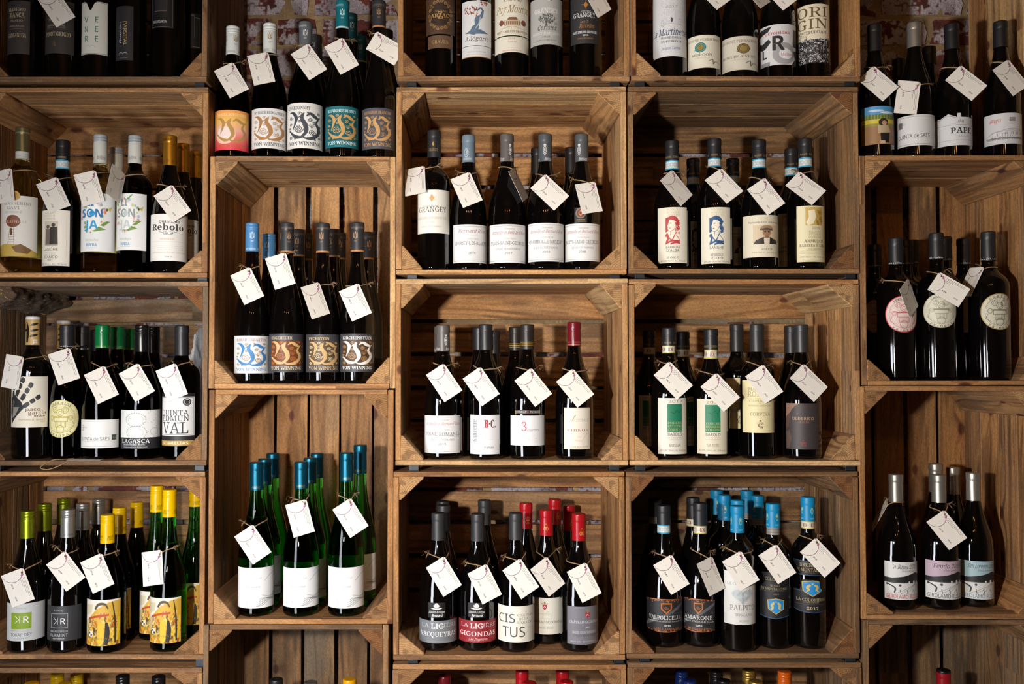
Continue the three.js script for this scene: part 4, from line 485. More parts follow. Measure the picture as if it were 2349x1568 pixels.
cap('alma', '#c9cbc2', { screw: 1, say: 'white screw cap with silver top', fn: (p) => { p.R(0, 0, 1, .26, '#9ba3a8'); for (let i = 0; i < 3; i++) p.T('deAlma', .25 + i * .28, .80, .2, .13, '#4a4a46', 's'); } });
cap('gold', '#c08a2c', { metal: 1, say: 'gold capsule', fn: (p) => { for (let i = 0; i < 3; i++) p.T('DOURO DOR', .2 + i * .33, .17, .24, .09, '#5a3a10', 'nb'); for (let i = 0; i < 8; i++) p.spiral(.06 + i * .125, .86, .035, 1.6, '#7d5618', 1.6, i % 2 ? 1 : -1, .07); } });
cap('paco', '#bb9a5e', { say: 'tan capsule with black streaks and white top', fn: (p) => { p.R(0, 0, 1, .12, '#dcdcda'); for (const [u, v] of [[.56, .30], [.57, .50], [.55, .68], [.35, .5], [.2, .4], [.8, .6]]) p.ribbon([[u - .08, v + .03, .01], [u - .02, v, .07], [u + .08, v - .04, .05], [u + .11, v - .05, .01]], '#1d1b1a'); p.ribbon([[.40, .2, .02], [.42, .5, .08], [.41, .9, .05]], '#1d1b1a').T('paco', .60, .82, .09, .08, '#eee', 'nb').T('garcía', .60, .90, .1, .08, '#eee', 'nb'); } });
cap('green', '#0b6b36', { gloss: 1, say: 'green capsule', fn: (p) => { for (let i = 0; i < 3; i++) p.T('ALVARO CASTRO', .2 + i * .3, .93, .26, .09, '#b9a860', 's'); } });
cap('lime', '#8f9c1e', { screw: 1, metal: 1, say: 'lime green screw cap', fn: (p) => { for (let i = 0; i < 3; i++) p.T('KARASZ', .2 + i * .3, .88, .14, .08, '#5f6a12', 'n'); } });
cap('silver', '#a9a9a8', { screw: 1, metal: 1, say: 'silver screw cap', fn: (p) => { for (let i = 0; i < 3; i++) p.T('KARASZINGER', .2 + i * .3, .88, .24, .08, '#6d6d6d', 'n'); } });
cap('silvercap', '#a8a49a', { metal: 1, say: 'silver capsule' });
cap('yellow', '#e0b400', { screw: 1, gloss: 1, say: 'yellow screw cap', fn: (p) => { for (let i = 0; i < 4; i++) p.T('Pfiff!', .13 + i * .25, .80, .14, .15, '#5a4a14', 'i'); } });
cap('turq', '#11586f', { metal: 1, say: 'turquoise capsule', fn: (p) => { for (let i = 0; i < 3; i++) p.T('weinberg', .2 + i * .3, .88, .2, .1, '#b89a6a', 'i'); } });
cap('grangey', '#26282a', { say: 'dark capsule with gold lettering', fn: (p) => { p.P([[.5, .42], [.53, .52], [.5, .6], [.47, .52]], '#b08a3a').T('GRANGEY', .5, .72, .22, .1, '#b08a3a', 's'); } });
cap('bourg', '#6d7f8e', { say: 'blue grey capsule', fn: (p) => { p.O(.44, .66, .05, '#d5dde2', 2, .14).T('B', .44, .66, .05, .15, '#d5dde2', 'i').T('BOURGOGNES', .47, .88, .22, .07, '#d5dde2', 'n'); } });
const rionCap = (p) => { for (const u of [.1, .56]) { p.O(u, .58, .035, '#d5d5d5', 3, .11).C(u, .58, .016, '#d5d5d5', .06).R(u - .03, .38, u + .03, .44, '#d5d5d5').L([[u - .03, .7], [u, .76], [u + .03, .7]], '#d5d5d5', 3); } p.T('Bernard', .66, .90, .22, .11, '#d5d5d5', 'i').T('Rion', .34, .90, .14, .11, '#d5d5d5', 'i').T('Domaine', .06, .90, .1, .11, '#d5d5d5', 'i'); };
cap('rion', '#5c5755', { say: 'taupe capsule with white crest', fn: rionCap }); cap('riongrey', '#4e5357', { say: 'grey capsule with white crest', fn: rionCap });
cap('jourdan', '#282522', { say: 'dark capsule with gold rings', fn: (p) => p.R(0, .70, 1, .73, '#b9964a').R(0, .77, 1, .80, '#c9a85a').R(0, .84, 1, .86, '#b9964a') });
cap('wine', '#6d1420', { gloss: 1, say: 'dark red capsule', fn: (p) => { p.R(0, .93, 1, .955, '#b08a5a'); for (let i = 0; i < 3; i++) p.T('CLOS & JOURDAN', .2 + i * .3, .84, .24, .07, '#b5785a', 'n'); } });
cap('red', '#a5121c', { gloss: 1, say: 'red capsule', fn: (p) => { for (const u of [.18, .57, .9]) p.O(u, .6, .028, '#c9a046', 2.5, .07).O(u - .03, .72, .024, '#c9a046', 2.5, .06).O(u + .03, .72, .024, '#c9a046', 2.5, .06); } });
cap('redblack', '#8d1620', { gloss: 1, say: 'red capsule with black top', fn: (p) => p.R(0, 0, 1, .15, '#161616') });
cap('cyan', '#0d84b5', { say: 'bright blue capsule', fn: (p) => { for (const u of [.3, .55, .85]) p.O(u, .56, .03, '#9fc4a4', 3, .13).C(u, .52, .014, '#c9cfa0', .06).T('COLOMBINA', u, .88, .1, .05, '#a9d0e2', 'n'); } });
cap('navy', '#14265c', { gloss: 1, screw: 1, say: 'dark blue screw cap' }); cap('goldscrew', '#b8964a', { metal: 1, screw: 1, say: 'gold screw cap' }); cap('orange', '#c2570f', { gloss: 1, screw: 1, say: 'orange screw cap' }); cap('yellowcap', '#d89a00', { gloss: 1, say: 'yellow capsule' }); cap('silverred', '#8d8684', { metal: 1, screw: 1, say: 'silver screw cap' });
// neck strips
cap('bandblue', '#cfd5d4', { fn: (p) => { p.R(0, 0, 1, .14, '#2d9ac2').R(0, .86, 1, 1, '#2d9ac2').L([[0, .8], [1, .8]], '#8fc4d6', 2); for (let i = 0; i < 12; i++) p.O(.03 + i * .085, .48, .03, '#9fb0b3', 3, .24); p.fine(.1, .9, .38, .6, 2, '#7d8a8c', 3); } });
cap('bandyellow', '#d8d6c4', { fn: (p) => { p.R(0, 0, 1, .12, '#b8ad3c').R(0, .88, 1, 1, '#b8ad3c'); for (let i = 0; i < 5; i++) p.B(.06 + i * .2, .25, .15 + i * .2, .75, '#8a4a44', 4).O(.105 + i * .2, .5, .03, '#8a4a44', 4, .18); p.fine(.18, .98, .4, .6, 2, '#8a8a7c', 3); } });
cap('bandwhite', '#d2d3cd', { fn: (p) => p.fine(.02, .98, .35, .65, 2, '#9a9d9a', 4).R(0, .9, 1, 1, '#a8aa8c') });
cap('bandgrey', '#8d8a84', { fn: (p) => p.fine(.02, .98, .3, .7, 2, '#55534f', 6) });

// price tags: wine-ring mark, two prices and rows of small print along the long side
const PRICES = ['£58.75|£28.95', '£47.50|£18.95', '£38.25|£16.25', '£39|£19.25', '£54.25|£17.75', '£82.75|£38.95', '£71.75|£40.95', '£68.75|£30.95', '£86.75|£37.95', '£223.5|£118', '£54.75|£24.95', '£61.25|£26.50', '£44|£22.20', '£97.50|£40.75', '£185.75|£98.75'];
const tagCells = []; for (let k = 0; k < 64; k++) {
  const c = TA.cell('tag' + k), p = pen(TA, c); p.x.save(); p.x.beginPath(); p.x.rect(c.x, c.y, 256, 256); p.x.clip(); p.bg('#e3dfd6');
  for (let i = 0; i < 80; i++) p.C(rnd(), rnd(), .006, rnd() < .5 ? '#dcd7cc' : '#e8e5dd');
  p.O(.48, .04, .44, '#3b2a33', 3, .285, 1.9, 3.1).O(.48, .04, .44, '#7d5570', 4, .285, .9, 2.0).O(.48, .04, .44, '#9a5a80', 6, .285, -.1, 1.0).C(.83, .20, .05, '#9a5f84', .032).C(.89, .185, .03, '#9a5f84', .02).C(.5, .2, .012, '#c79ab0').C(.3, .27, .01, '#d3b0c0').C(.9, .24, .012, '#c79ab0');
  const [a, b] = PRICES[k % PRICES.length].split('|');
  p.T(a, .30, .42, .15, .06, '#2b2b2b', 'nb', 90).T(b, .27, .80, .13, .06, '#3b3b3b', 'nb', 90);
  p.fineV(.84, .90, .28, .86, 2, '#4a4644', 3.2); p.fineV(.78, .78, .28, .45 + rnd() * .3, 1, '#4a4644', 3.2); if (k % 2) p.fineV(.72, .72, .28, .4 + rnd() * .15, 1, '#4a4644', 3.2); p.fineV(.45, .66, .34, .78, 4, '#cfc9be', 2.5).fineV(.12, .16, .4, .9, 2, '#d5d0c5', 2);
  p.x.restore(); tagCells.push(c);
}
const latex = LA.tex(), lbtex = LB.tex(), catex = CA.tex(), tatex = TA.tex();
const paperA = new THREE.MeshStandardMaterial({ name: 'label_paper', map: latex, roughness: 0.55, side: THREE.DoubleSide }), paperB = new THREE.MeshStandardMaterial({ name: 'label_paper', map: lbtex, roughness: 0.55, side: THREE.DoubleSide });
const capMatte = new THREE.MeshStandardMaterial({ name: 'capsule_matte', map: catex, roughness: 0.42 }), capMetal = new THREE.MeshStandardMaterial({ name: 'capsule_foil', map: catex, roughness: 0.34, metalness: 0.75 }), capGloss = new THREE.MeshStandardMaterial({ name: 'capsule_gloss', map: catex, roughness: 0.25 });
const tagMat = new THREE.MeshStandardMaterial({ name: 'tag_card', map: tatex, roughness: 0.8 });

// ---------------------------------------------------------------- bottles
const glass = {
  dark: new THREE.MeshPhysicalMaterial({ name: 'dark_bottle_glass', color: 0x060505, roughness: 0.04, ior: 1.55, clearcoat: 0.6, clearcoatRoughness: 0.02 }),
  amber: new THREE.MeshPhysicalMaterial({ name: 'olive_bottle_glass', color: 0xffffff, roughness: 0.02, ior: 1.42, transmission: 1, thickness: 0.07, attenuationColor: new THREE.Color(0x7a4a06), attenuationDistance: 0.012 }),
  olive: new THREE.MeshPhysicalMaterial({ name: 'olive_green_bottle_glass', color: 0xffffff, roughness: 0.02, ior: 1.42, transmission: 1, thickness: 0.07, attenuationColor: new THREE.Color(0x70660a), attenuationDistance: 0.014 }),
  green: new THREE.MeshPhysicalMaterial({ name: 'green_bottle_glass', color: 0xffffff, roughness: 0.02, ior: 1.42, transmission: 1, thickness: 0.07, attenuationColor: new THREE.Color(0x128a1c), attenuationDistance: 0.052 }),
  clear: new THREE.MeshPhysicalMaterial({ name: 'clear_bottle_glass', color: 0xffffff, roughness: 0.01, ior: 1.38, transmission: 1, thickness: 0.07, attenuationColor: new THREE.Color(0xdfd06a), attenuationDistance: 0.13 }),
};
const SHAPES = {  // [height fraction, radius fraction of (body - neck)]
  bord: [[.595, 1], [.635, .98], [.665, .89], [.69, .69], [.712, .44], [.733, .21], [.757, .07], [.79, .01]],
  burg: [[.39, 1], [.45, .975], [.51, .89], [.57, .71], [.625, .50], [.68, .31], [.73, .17], [.78, .06], [.82, .02]],
  full: [[.44, 1], [.50, .985], [.55, .95], [.60, .87], [.646, .73], [.69, .50], [.735, .26], [.775, .09], [.81, .02]],
  alb: [[.47, 1], [.53, .96], [.58, .83], [.626, .63], [.68, .36], [.73, .17], [.775, .06], [.81, .01]],
  flute: [[.35, 1], [.42, .955], [.47, .84], [.52, .69], [.58, .48], [.635, .29], [.69, .15], [.75, .06], [.81, .02]],
};
const NECK = 0.0138;
function profile(shape, R, H) {
  const q = SHAPES[shape].map(([h, f]) => [NECK + (R - NECK) * f, h * H]);
  const key = [[R, 0.008], [R, q[0][1] * 0.5], ...q, [NECK, H * 0.93], [NECK, H - 0.0005]];
  const ys = key.map((k) => k[1]), rs = key.map((k) => k[0]);
  const m = ys.map((_, i) => { if (!i || i === ys.length - 1) return 0; const a = (rs[i] - rs[i - 1]) / (ys[i] - ys[i - 1]), b = (rs[i + 1] - rs[i]) / (ys[i + 1] - ys[i]); return a * b <= 0 ? 0 : 2 * a * b / (a + b); });
  const rAt = (y) => {   // monotone cubic through the key radii
    if (y <= ys[0]) return R - 0.004 * Math.pow(1 - Math.max(0, y) / ys[0], 2); if (y >= ys[ys.length - 1]) return rs[rs.length - 1];
    let i = 0; while (y > ys[i + 1]) i++; const h = ys[i + 1] - ys[i], t = (y - ys[i]) / h, t2 = t * t, t3 = t2 * t;
    return (2 * t3 - 3 * t2 + 1) * rs[i] + (t3 - 2 * t2 + t) * h * m[i] + (-2 * t3 + 3 * t2) * rs[i + 1] + (t3 - t2) * h * m[i + 1];
  };
  return rAt;
}
// surface of revolution; u = 0.5 faces +z
function lathe(pts, seg, c, y0, y1) {
  const pos = [], uv = [], idx = [], n = pts.length;
  for (let i = 0; i <= seg; i++) { const a = (i / seg - 0.5) * 2 * Math.PI, s = Math.sin(a), k = Math.cos(a); for (const [r, y] of pts) { pos.push(r * s, y, r * k); const f = (y - y0) / (y1 - y0); uv.push(c ? c.u0 + (c.u1 - c.u0) * i / seg : i / seg, c ? c.v0 + (c.v1 - c.v0) * Math.min(1, Math.max(0, f)) : f); } }
  for (let i = 0; i < seg; i++) for (let j = 0; j < n - 1; j++) { const a = i * n + j, b = a + n; idx.push(a, b, a + 1, a + 1, b, b + 1); }
  const g = new THREE.BufferGeometry(); g.setAttribute('position', new THREE.Float32BufferAttribute(pos, 3)); g.setAttribute('uv', new THREE.Float32BufferAttribute(uv, 2)); g.setIndex(idx); g.computeVertexNormals();
  const nn = g.attributes.normal; for (let j = 0; j < n; j++) { const a = j, b = seg * n + j, x = nn.getX(a) + nn.getX(b), y = nn.getY(a) + nn.getY(b), z = nn.getZ(a) + nn.getZ(b), l = Math.hypot(x, y, z) || 1; nn.setXYZ(a, x / l, y / l, z / l); nn.setXYZ(b, x / l, y / l, z / l); }
  return g;
}
const LSHAPE = {
  oval: (t) => { const k = Math.sqrt(Math.max(0, 1 - t * t)); return [.5 - .5 * k, .5 + .5 * k]; },
  notch: (t) => [0, 1 - .17 * Math.exp(-Math.pow((t + 0.15) / .22, 2))],
  roof: (t) => { const u = (t + 1) / 2; let y = .86; if (u < .1) y = .80 + u * .8; else if (u < .18) y = .86; else if (u < .36) y = .84 + (u - .18) * .7; else if (u < .52) y = .966 - (u - .36) * .6; else if (u > .54 && u < .62) y = .98; else if (u > .9) y = .95; return [0, y]; },
  wave: (t) => [.05 * Math.pow(Math.abs(t), 1.5), 1 - .04 * t * t],
  bulge: (t) => [.08 * t * t, 1 - .3 * sm(.42, .55, Math.abs(t + .02))],
};
function labelGeo(rAt, a0, a1, y0, y1, c, shape) {
  const NA = shape === 'roof' ? 90 : 28, NY = 5, pos = [], uv = [], idx = [];
  for (let i = 0; i <= NA; i++) {
    let s = i / NA; if (shape === 'oval') s = .5 - .5 * Math.cos(Math.PI * s);
    const a = a0 + (a1 - a0) * s, [lo, hi] = shape ? LSHAPE[shape](s * 2 - 1) : [0, 1];
    for (let j = 0; j <= NY; j++) { const f = lo + (hi - lo) * j / NY, y = y0 + (y1 - y0) * f, r = rAt(y) + 0.00045; pos.push(r * Math.sin(a), y, r * Math.cos(a)); uv.push(c.u0 + (c.u1 - c.u0) * s, c.v0 + (c.v1 - c.v0) * f); }
  }
  for (let i = 0; i < NA; i++) for (let j = 0; j < NY; j++) { const a = i * (NY + 1) + j, b = a + NY + 1; idx.push(a, b, a + 1, a + 1, b, b + 1); }
  const g = new THREE.BufferGeometry(); g.setAttribute('position', new THREE.Float32BufferAttribute(pos, 3)); g.setAttribute('uv', new THREE.Float32BufferAttribute(uv, 2)); g.setIndex(idx); g.computeVertexNormals(); return g;
}
function capGeo(kind, y0, H) {
  const r = 0.0151, L = H - y0, k = capKind[kind], p = [[r + 0.0005, y0], [r + 0.0004, y0 + 0.002], [r + 0.0001, y0 + L * 0.5]];
  if (k.screw) { const g = (y) => p.push([r, y - 0.0012], [r - 0.0008, y - 0.0004], [r - 0.0008, y + 0.0004], [r, y + 0.0012]); g(H - 0.0175); g(H - 0.0135); p.push([r + 0.0001, H - 0.010]); g(H - 0.0065); p.push([r, H - 0.0022], [r - 0.0006, H - 0.0007], [r - 0.0022, H], [0.0001, H + 0.0001]); }
  else p.push([r - 0.0002, H - 0.019], [r - 0.0002, H - 0.0165], [r + 0.0004, H - 0.0158], [r + 0.0005, H - 0.012], [r + 0.0004, H - 0.0035], [r + 0.0001, H - 0.0014], [r - 0.0010, H - 0.0002], [r - 0.003, H], [0.0001, H + 0.0001]);
  return lathe(p, 36, k.c, y0, H);
}
const placed = {};     // bottles of each crate, for keeping them apart
const bottles = {};
let zone = null;
const zoneAt = (id, ox, oy, s) => { zone = { id, ox, oy, s }; placed[id] ??= []; };
const ZX = (x) => zone.ox + x / zone.s, ZY = (y) => zone.oy + y / zone.s;
// x, top, r in zoom pixels; d = depth of the axis behind the front plane (mm)
function bottle(key, x, top, r, d, shape, gl, capId, capB, labels = [], text, o = {}) {
  const C = crates[zone.id], list = placed[zone.id];
  let best = null;
  const calc = (dd) => { const z = -dd / 1000, p = at(ZX(x), ZY(top), z), py = o.front ? CY - F * Math.tan(Math.atan2(C.floor + 0.09 - CAMY, D - z) - PITCH) : ZY(top); const R = o.R ?? Math.min(0.0425, Math.max(0.034, r / zone.s * (D - z) / F)); return { z, x: at(ZX(x), py, z).x, H: o.H ?? p.y - C.floor, R }; };
  for (let dd = d; dd <= 272; dd += 3) {
    const c = calc(dd); if (-c.z + c.R > 0.303) break;
    let gap = 1; for (const q of list) gap = Math.min(gap, Math.hypot(q.x - c.x, q.z - c.z) - q.R - c.R);
    const k = gap - 0.0006; if (!best || k > best.k) best = { ...c, k }; if (k >= 0) break; if (o.front && dd > d + 12) break;
  }
  if (best.k < 0) { best.R = Math.max(0.030, best.R + best.k); }
  const { z, R } = best; let { H } = best, bx = best.x;
  if (C.x0 !== undefined) bx = Math.min(C.x1 - R - 0.001, Math.max(C.x0 + R + 0.001, bx));
  H = Math.min(0.366, Math.max(0.27, H));
  const g = thing('wine_bottle', text, 'bottle', [bx, C.floor, z], 'bottles in the crates');
  const yCap = capB === null ? H : Math.min(H - 0.030, Math.max(H - 0.085, at(ZX(x), ZY(capB), z + 0.015).y - C.floor));
  const rFree = profile(shape, R, H), rAt = (y) => (y > yCap - 0.001 ? Math.min(rFree(y), 0.0143) : rFree(y)), pts = [[0.0001, 0.006], [R * 0.55, 0.004], [R - 0.009, 0.0004], [R - 0.006, 0]];
  for (let i = 0; i <= 6; i++) { const y = 0.008 * i / 6; pts.push([rAt(y) - (i ? 0 : 0.0), Math.max(y, 0.0003)]); }
  const yS = H * SHAPES[shape][0][0]; for (let i = 1; i <= 3; i++) pts.push([rAt(0.008 + (yS - 0.008) * i / 3), 0.008 + (yS - 0.008) * i / 3]);
  for (let i = 1; i <= 26; i++) { const y = yS + (H * 0.94 - yS) * i / 26; pts.push([rAt(y), y]); }
  pts.push([NECK, H - 0.002], [NECK - 0.002, H - 0.0007], [0.0001, H - 0.0006]);
  const body = part('glass_body', lathe(pts, 40), glass[gl], g);
  const yOf = (py, rad) => { const zz = z + rad; return at(ZX(x), ZY(py), zz).y - C.floor; };
  if (capB !== null) {
    const y0 = yCap;
    const ck = capKind[capId], cg = part('capsule', capGeo(capId, y0, H), ck.metal ? capMetal : ck.gloss ? capGloss : capMatte, g); cg.rotation.y = o.turn ?? rr(-0.5, 0.5); cg.userData.label = ck.say;
    if (o.band) { const [kind, bb] = o.band, b0 = Math.min(y0 - 0.008, yOf(bb, 0.015)), rr2 = (y) => Math.max(rAt(y), NECK) + 0.0006, pp = []; for (let i = 0; i <= 5; i++) { const y = b0 + (y0 + 0.0006 - b0) * i / 5; pp.push([Math.max(rr2(y), i > 4 ? 0.0149 : 0), y]); } const bm = part('neck_band', lathe(pp, 36, capKind[kind].c, b0, y0), capMatte, g); bm.rotation.y = rr(-0.6, 0.6); bm.userData.label = kind === 'bandblue' ? 'white neck band with blue edges' : kind === 'bandyellow' ? 'white neck band with yellow edges' : 'pale printed neck band'; }
  }
  const toCam = Math.atan2(-bx, D - z), xc = o.front ? ZX(x) + (bx - best.x) * F / (D - z) : CX + bx * F / (D - z), rp = R * F / (D - z);
  const ang = (px) => { const t = (px - xc) / rp * 0.965; return toCam + (Math.abs(t) < 0.97 ? Math.asin(t) : Math.sign(t) * (1.325 + Math.min(1, (Math.abs(t) - 0.97) * 1.2))); };
  for (const [id, l, rt, t, b, shp] of labels) {
    const { A, c } = labelCell[id]; let a0 = ang(ZX(l)), a1 = ang(ZX(rt)); if (a1 - a0 < 0.3) a1 = a0 + 1.9;
    let y1 = Math.min(H * 0.8, yOf(t, R)), y0 = Math.max(0.012, yOf(b, R));
    part('paper_label', labelGeo(rAt, a0, a1, y0, y1, c, shp), A === LA ? paperA : paperB, g);
  }
  if (labels.length && gl !== 'dark') {   // the back label shows through the pale glass
    const L = labels[0], { A, c } = labelCell.whiteplain, y1 = yOf(L[3], R), y0 = Math.max(0.012, yOf(L[4], R));
    part('back_label', labelGeo(rAt, Math.PI - 0.95, Math.PI + 0.95, y0 + 0.004, y0 + (y1 - y0) * 0.9, c), A === LA ? paperA : paperB, g);
  }
  const rec = { x: bx, z, R, H, rAt, y: C.floor, text, zone, key, crate: zone.id }; list.push(rec); bottles[key] = rec;
  return rec;
}
// plain look-alike standing behind another one
function behind(front, x, top, d, capId, capB, o = {}) {
  const f = bottles[front], r = o.r ?? 0.0375 * F / (D + d / 1000) * zone.s;
  f.back = (f.back ?? 0) + 1;
  return bottle(front + '_' + (behind.n = (behind.n ?? 0) + 1), x, top, r, d, o.shape ?? 'burg', o.glass ?? 'dark', capId, capB, o.labels ?? [], o.text ?? (capKind[capId].say.split(' with ')[0] + ' bottle ') + ['right', 'second', 'third', 'fourth'][f.back - 1] + ' behind the ' + (o.who ?? f.text), o);
}

// column 1
zoneAt('c1r1', 0, 0, 4.751);
bottle('massimo', 280, -600, 182, 62, 'bord', 'dark', 'black', -340, [['massimo', 95, 320, 5, 585]], 'black bottle with gold lettered grey label, by crate wall', { front: 1 });
bottle('pinot', 690, -600, 182, 62, 'bord', 'dark', 'black', -340, [['pinot', 500, 800, 5, 580]], 'black bottle with grey gold lettered label and price tag', { front: 1 });
bottle('venere', 1075, -600, 182, 62, 'bord', 'dark', 'black', -340, [['venere', 898, 1168, 15, 590, 'notch']], 'black bottle with notched pale label in green capitals', { front: 1 });
bottle('parsifal', 1430, -600, 165, 60, 'bord', 'dark', 'black', -340, [['parsifal', 1270, 1450, 65, 655]], 'black bottle with dark label carrying upright gold lettering', { front: 1 });
bottle('sauv', 1830, -600, 182, 62, 'bord', 'dark', 'black', -340, [['sauvignon', 1660, 1890, -50, 302]], 'black bottle with black label framed by silver lines', { front: 1 });
bottle('outline', 2115, -560, 160, 150, 'bord', 'dark', 'black', -330, [['outline', 2040, 2160, 145, 525]], 'black bottle with thin bronze outline label');
zoneAt('c1r2', 0, 190, 3.484);
bottle('luna', 172, 360, 150, 58, 'bord', 'clear', 'foil', 545, [['luna', 15, 288, 900, 1385], ['gold', 85, 158, 862, 938, 'oval']], 'clear white wine bottle with brown moon and ladder label', { band: ['bandwhite', 605], front: 1 });
bottle('langheb', 495, 463, 145, 58, 'alb', 'amber', 'sini', 612, [['langhebianco', 345, 553, 1015, 1460]], 'blue banded bottle with label of two standing figures', { band: ['bandblue', 685], front: 1 });
bottle('lison1', 797, 418, 141, 58, 'bord', 'clear', 'alma', 640, [['lisonja', 652, 910, 880, 1345]], 'clear bottle with flowery label and blue letters', { front: 1 });
bottle('lison2', 1075, 425, 141, 58, 'bord', 'amber', 'alma', 640, [['lisonjasilver', 932, 1165, 882, 1335]], 'olive bottle with flowery label and silver letters', { front: 1 });
bottle('rebolo', 1353, 425, 152, 58, 'burg', 'dark', 'gold', 655, [['rebolo', 1200, 1505, 1045, 1420]], 'gold capped bottle with white label and black swirl lettering', { front: 1 });
behind('lison1', 933, 520, 140, 'alma', 725, { glass: 'clear', shape: 'bord', who: 'the two flowery labels' });
behind('rebolo', 1462, 490, 130, 'gold', 710, { labels: [['rebolo', 1340, 1602, 1085, 1405]] });
behind('rebolo', 1565, 550, 205, 'gold', 755, {});
zoneAt('c1r3', 0, 630, 3.484);
bottle('paco', 256, 333, 150, 58, 'bord', 'dark', 'paco', 560, [['paco', 100, 370, 812, 1220]], 'bottle with black hand print on cream label', { front: 1 });
bottle('clos', 528, 400, 140, 58, 'burg', 'amber', 'dots', 580, [['granclos', 380, 622, 1000, 1300, 'oval']], 'olive bottle with round yellow engraved label', { front: 1 });
bottle('saesw', 812, 402, 150, 58, 'burg', 'amber', 'green', 585, [['saes', 655, 942, 1158, 1385]], 'green capped bottle with low white label', { front: 1 });
bottle('lagasca', 1128, 402, 152, 58, 'burg', 'amber', 'blackscrew', 615, [['lagasca', 970, 1275, 1080, 1392]], 'bottle with dotted pattern label over black strip', { front: 1 });
bottle('edmun', 1448, 405, 146, 58, 'bord', 'olive', 'charcoal', 645, [['edmun', 1300, 1555, 945, 1370]], 'olive bottle with tall white label and gold strip', { front: 1 });
behind('clos', 510, 365, 205, 'paco', 590, { shape: 'bord', text: 'tan capped bottle with white top in the back of the grey crate' });
behind('clos', 660, 412, 135, 'dots', 600, {});
behind('saesw', 937, 415, 135, 'green', 592, { glass: 'amber' }); behind('saesw', 1022, 430, 205, 'green', 600, { glass: 'amber' });
behind('saesw', 775, 440, 215, 'black', 610, {}); behind('lagasca', 1227, 415, 135, 'blackscrew', 625, { glass: 'amber' });
zoneAt('c1r4', 0, 1060, 3.086);
bottle('tokaj', 190, 340, 126, 44, 'burg', 'dark', 'lime', 540, [['tokaj', 62, 308, 1000, 1265]], 'lime capped bottle with green square label', { front: 1 });
bottle('tokajb', 475, 330, 126, 46, 'burg', 'dark', 'silver', 535, [['tokajblack', 345, 570, 1018, 1265]], 'silver capped bottle with dark label and outlined square', { front: 1 });
bottle('yellow1', 757, 368, 130, 44, 'burg', 'olive', 'yellow', 575, [['yellow', 622, 847, 975, 1300]], 'yellow capped olive bottle with painted yellow label', { front: 1 });
bottle('yellow2', 1194, 190, 125, 52, 'flute', 'green', 'yellow', 390, [['yellow', 1068, 1278, 962, 1282]], 'tall yellow capped green bottle with painted label', { front: 1 });
behind('tokaj', 318, 290, 135, 'lime', 488); behind('tokaj', 452, 253, 225, 'lime', 440); behind('tokajb', 588, 288, 135, 'silver', 482); behind('tokajb', 700, 255, 225, 'silver', 438);
behind('yellow1', 847, 318, 125, 'yellow', 510, { glass: 'olive', labels: [['yellow', 790, 940, 900, 1190]] }); behind('yellow1', 970, 280, 215, 'yellow', 462, { glass: 'olive' });
behind('yellow2', 1112, 163, 135, 'yellow', 355, { glass: 'green', shape: 'flute', labels: [['yellow', 1010, 1200, 915, 1215]] }); behind('yellow2', 1385, 165, 150, 'yellow', 315, { glass: 'green', shape: 'flute', labels: [['yellow', 1290, 1460, 855, 1150]], text: 'tall yellow capped green bottle with painted label against the crate wall' });
zoneAt('c1r5', 0, 1480, 4.794);
for (const [x, t, d, c, s] of [[350, 405, 60, 'yellowcap', 'left of two'], [715, 408, 62, 'yellowcap', ''], [1350, 325, 70, 'blackscrew', ''], [1745, 332, 70, 'blackscrew', '']]) bottle('f1' + x, x, t, 185, d, 'burg', 'dark', c, t + 240, [], c === 'yellowcap' ? 'yellow capped bottle at the front of the floor crate' : 'black capped bottle in the floor crate under yellow caps', {});
for (const [x, t, d] of [[630, 300, 150], [845, 308, 140]]) bottle('f1' + x, x, t, 175, d, 'burg', 'dark', 'yellow', t + 240, [], 'yellow capped bottle at the back of the floor crate', {});

// column 2
zoneAt('c2r1', 470, 0, 4.238);
bottle('grauer', 268, 265, 166, 60, 'burg', 'olive', 'vwwhite', 525, [['grauer', 100, 428, 1068, 1455]], 'white capped bottle with orange and red label', { front: 1, turn: 0.7 });
bottle('weisser', 628, 238, 170, 60, 'burg', 'amber', 'vwwhite', 510, [['weisser', 455, 798, 1050, 1440]], 'white capped bottle with bronze letter on white label', { front: 1, turn: 0.2 });
bottle('chard', 976, 222, 172, 60, 'burg', 'amber', 'vwgrey', 460, [['chard', 795, 1148, 997, 1440]], 'grey capped bottle with dark ornate letter label', { front: 1, turn: 0.1 });
bottle('sauvT', 1335, -10, 166, 60, 'flute', 'dark', 'vwteal', 270, [['sauvteal', 1170, 1497, 1030, 1430]], 'tall teal capped bottle with teal ornate letter label', { front: 1, turn: 0.1 });
bottle('sauv5', 1690, -5, 164, 60, 'flute', 'dark', 'vwchar', 260, [['sauvgrey', 1525, 1842, 1047, 1445]], 'bottle with bronze letter on grey label beside teal label', { front: 1, turn: 0.1 });
behind('chard', 1078, 350, 130, 'vwgrey', 560); behind('chard', 1180, 565, 225, 'vwgrey', 740, { });
behind('sauvT', 1420, 125, 125, 'vwteal', 395, { shape: 'flute' }); behind('sauvT', 1467, 250, 190, 'vwteal', 510, { shape: 'flute' }); behind('sauvT', 1517, 360, 250, 'vwteal', 600, { shape: 'flute' });
behind('sauv5', 1795, 300, 140, 'black', 520, {});
zoneAt('c2r2', 470, 340, 2.8);
bottle('paradies', 301, 482, 111, 58, 'flute', 'dark', 'vwblue', 660, [['paradies', 190, 410, 1203, 1445]], 'light blue capped bottle with ornate letter', { front: 1, turn: 0.2 });
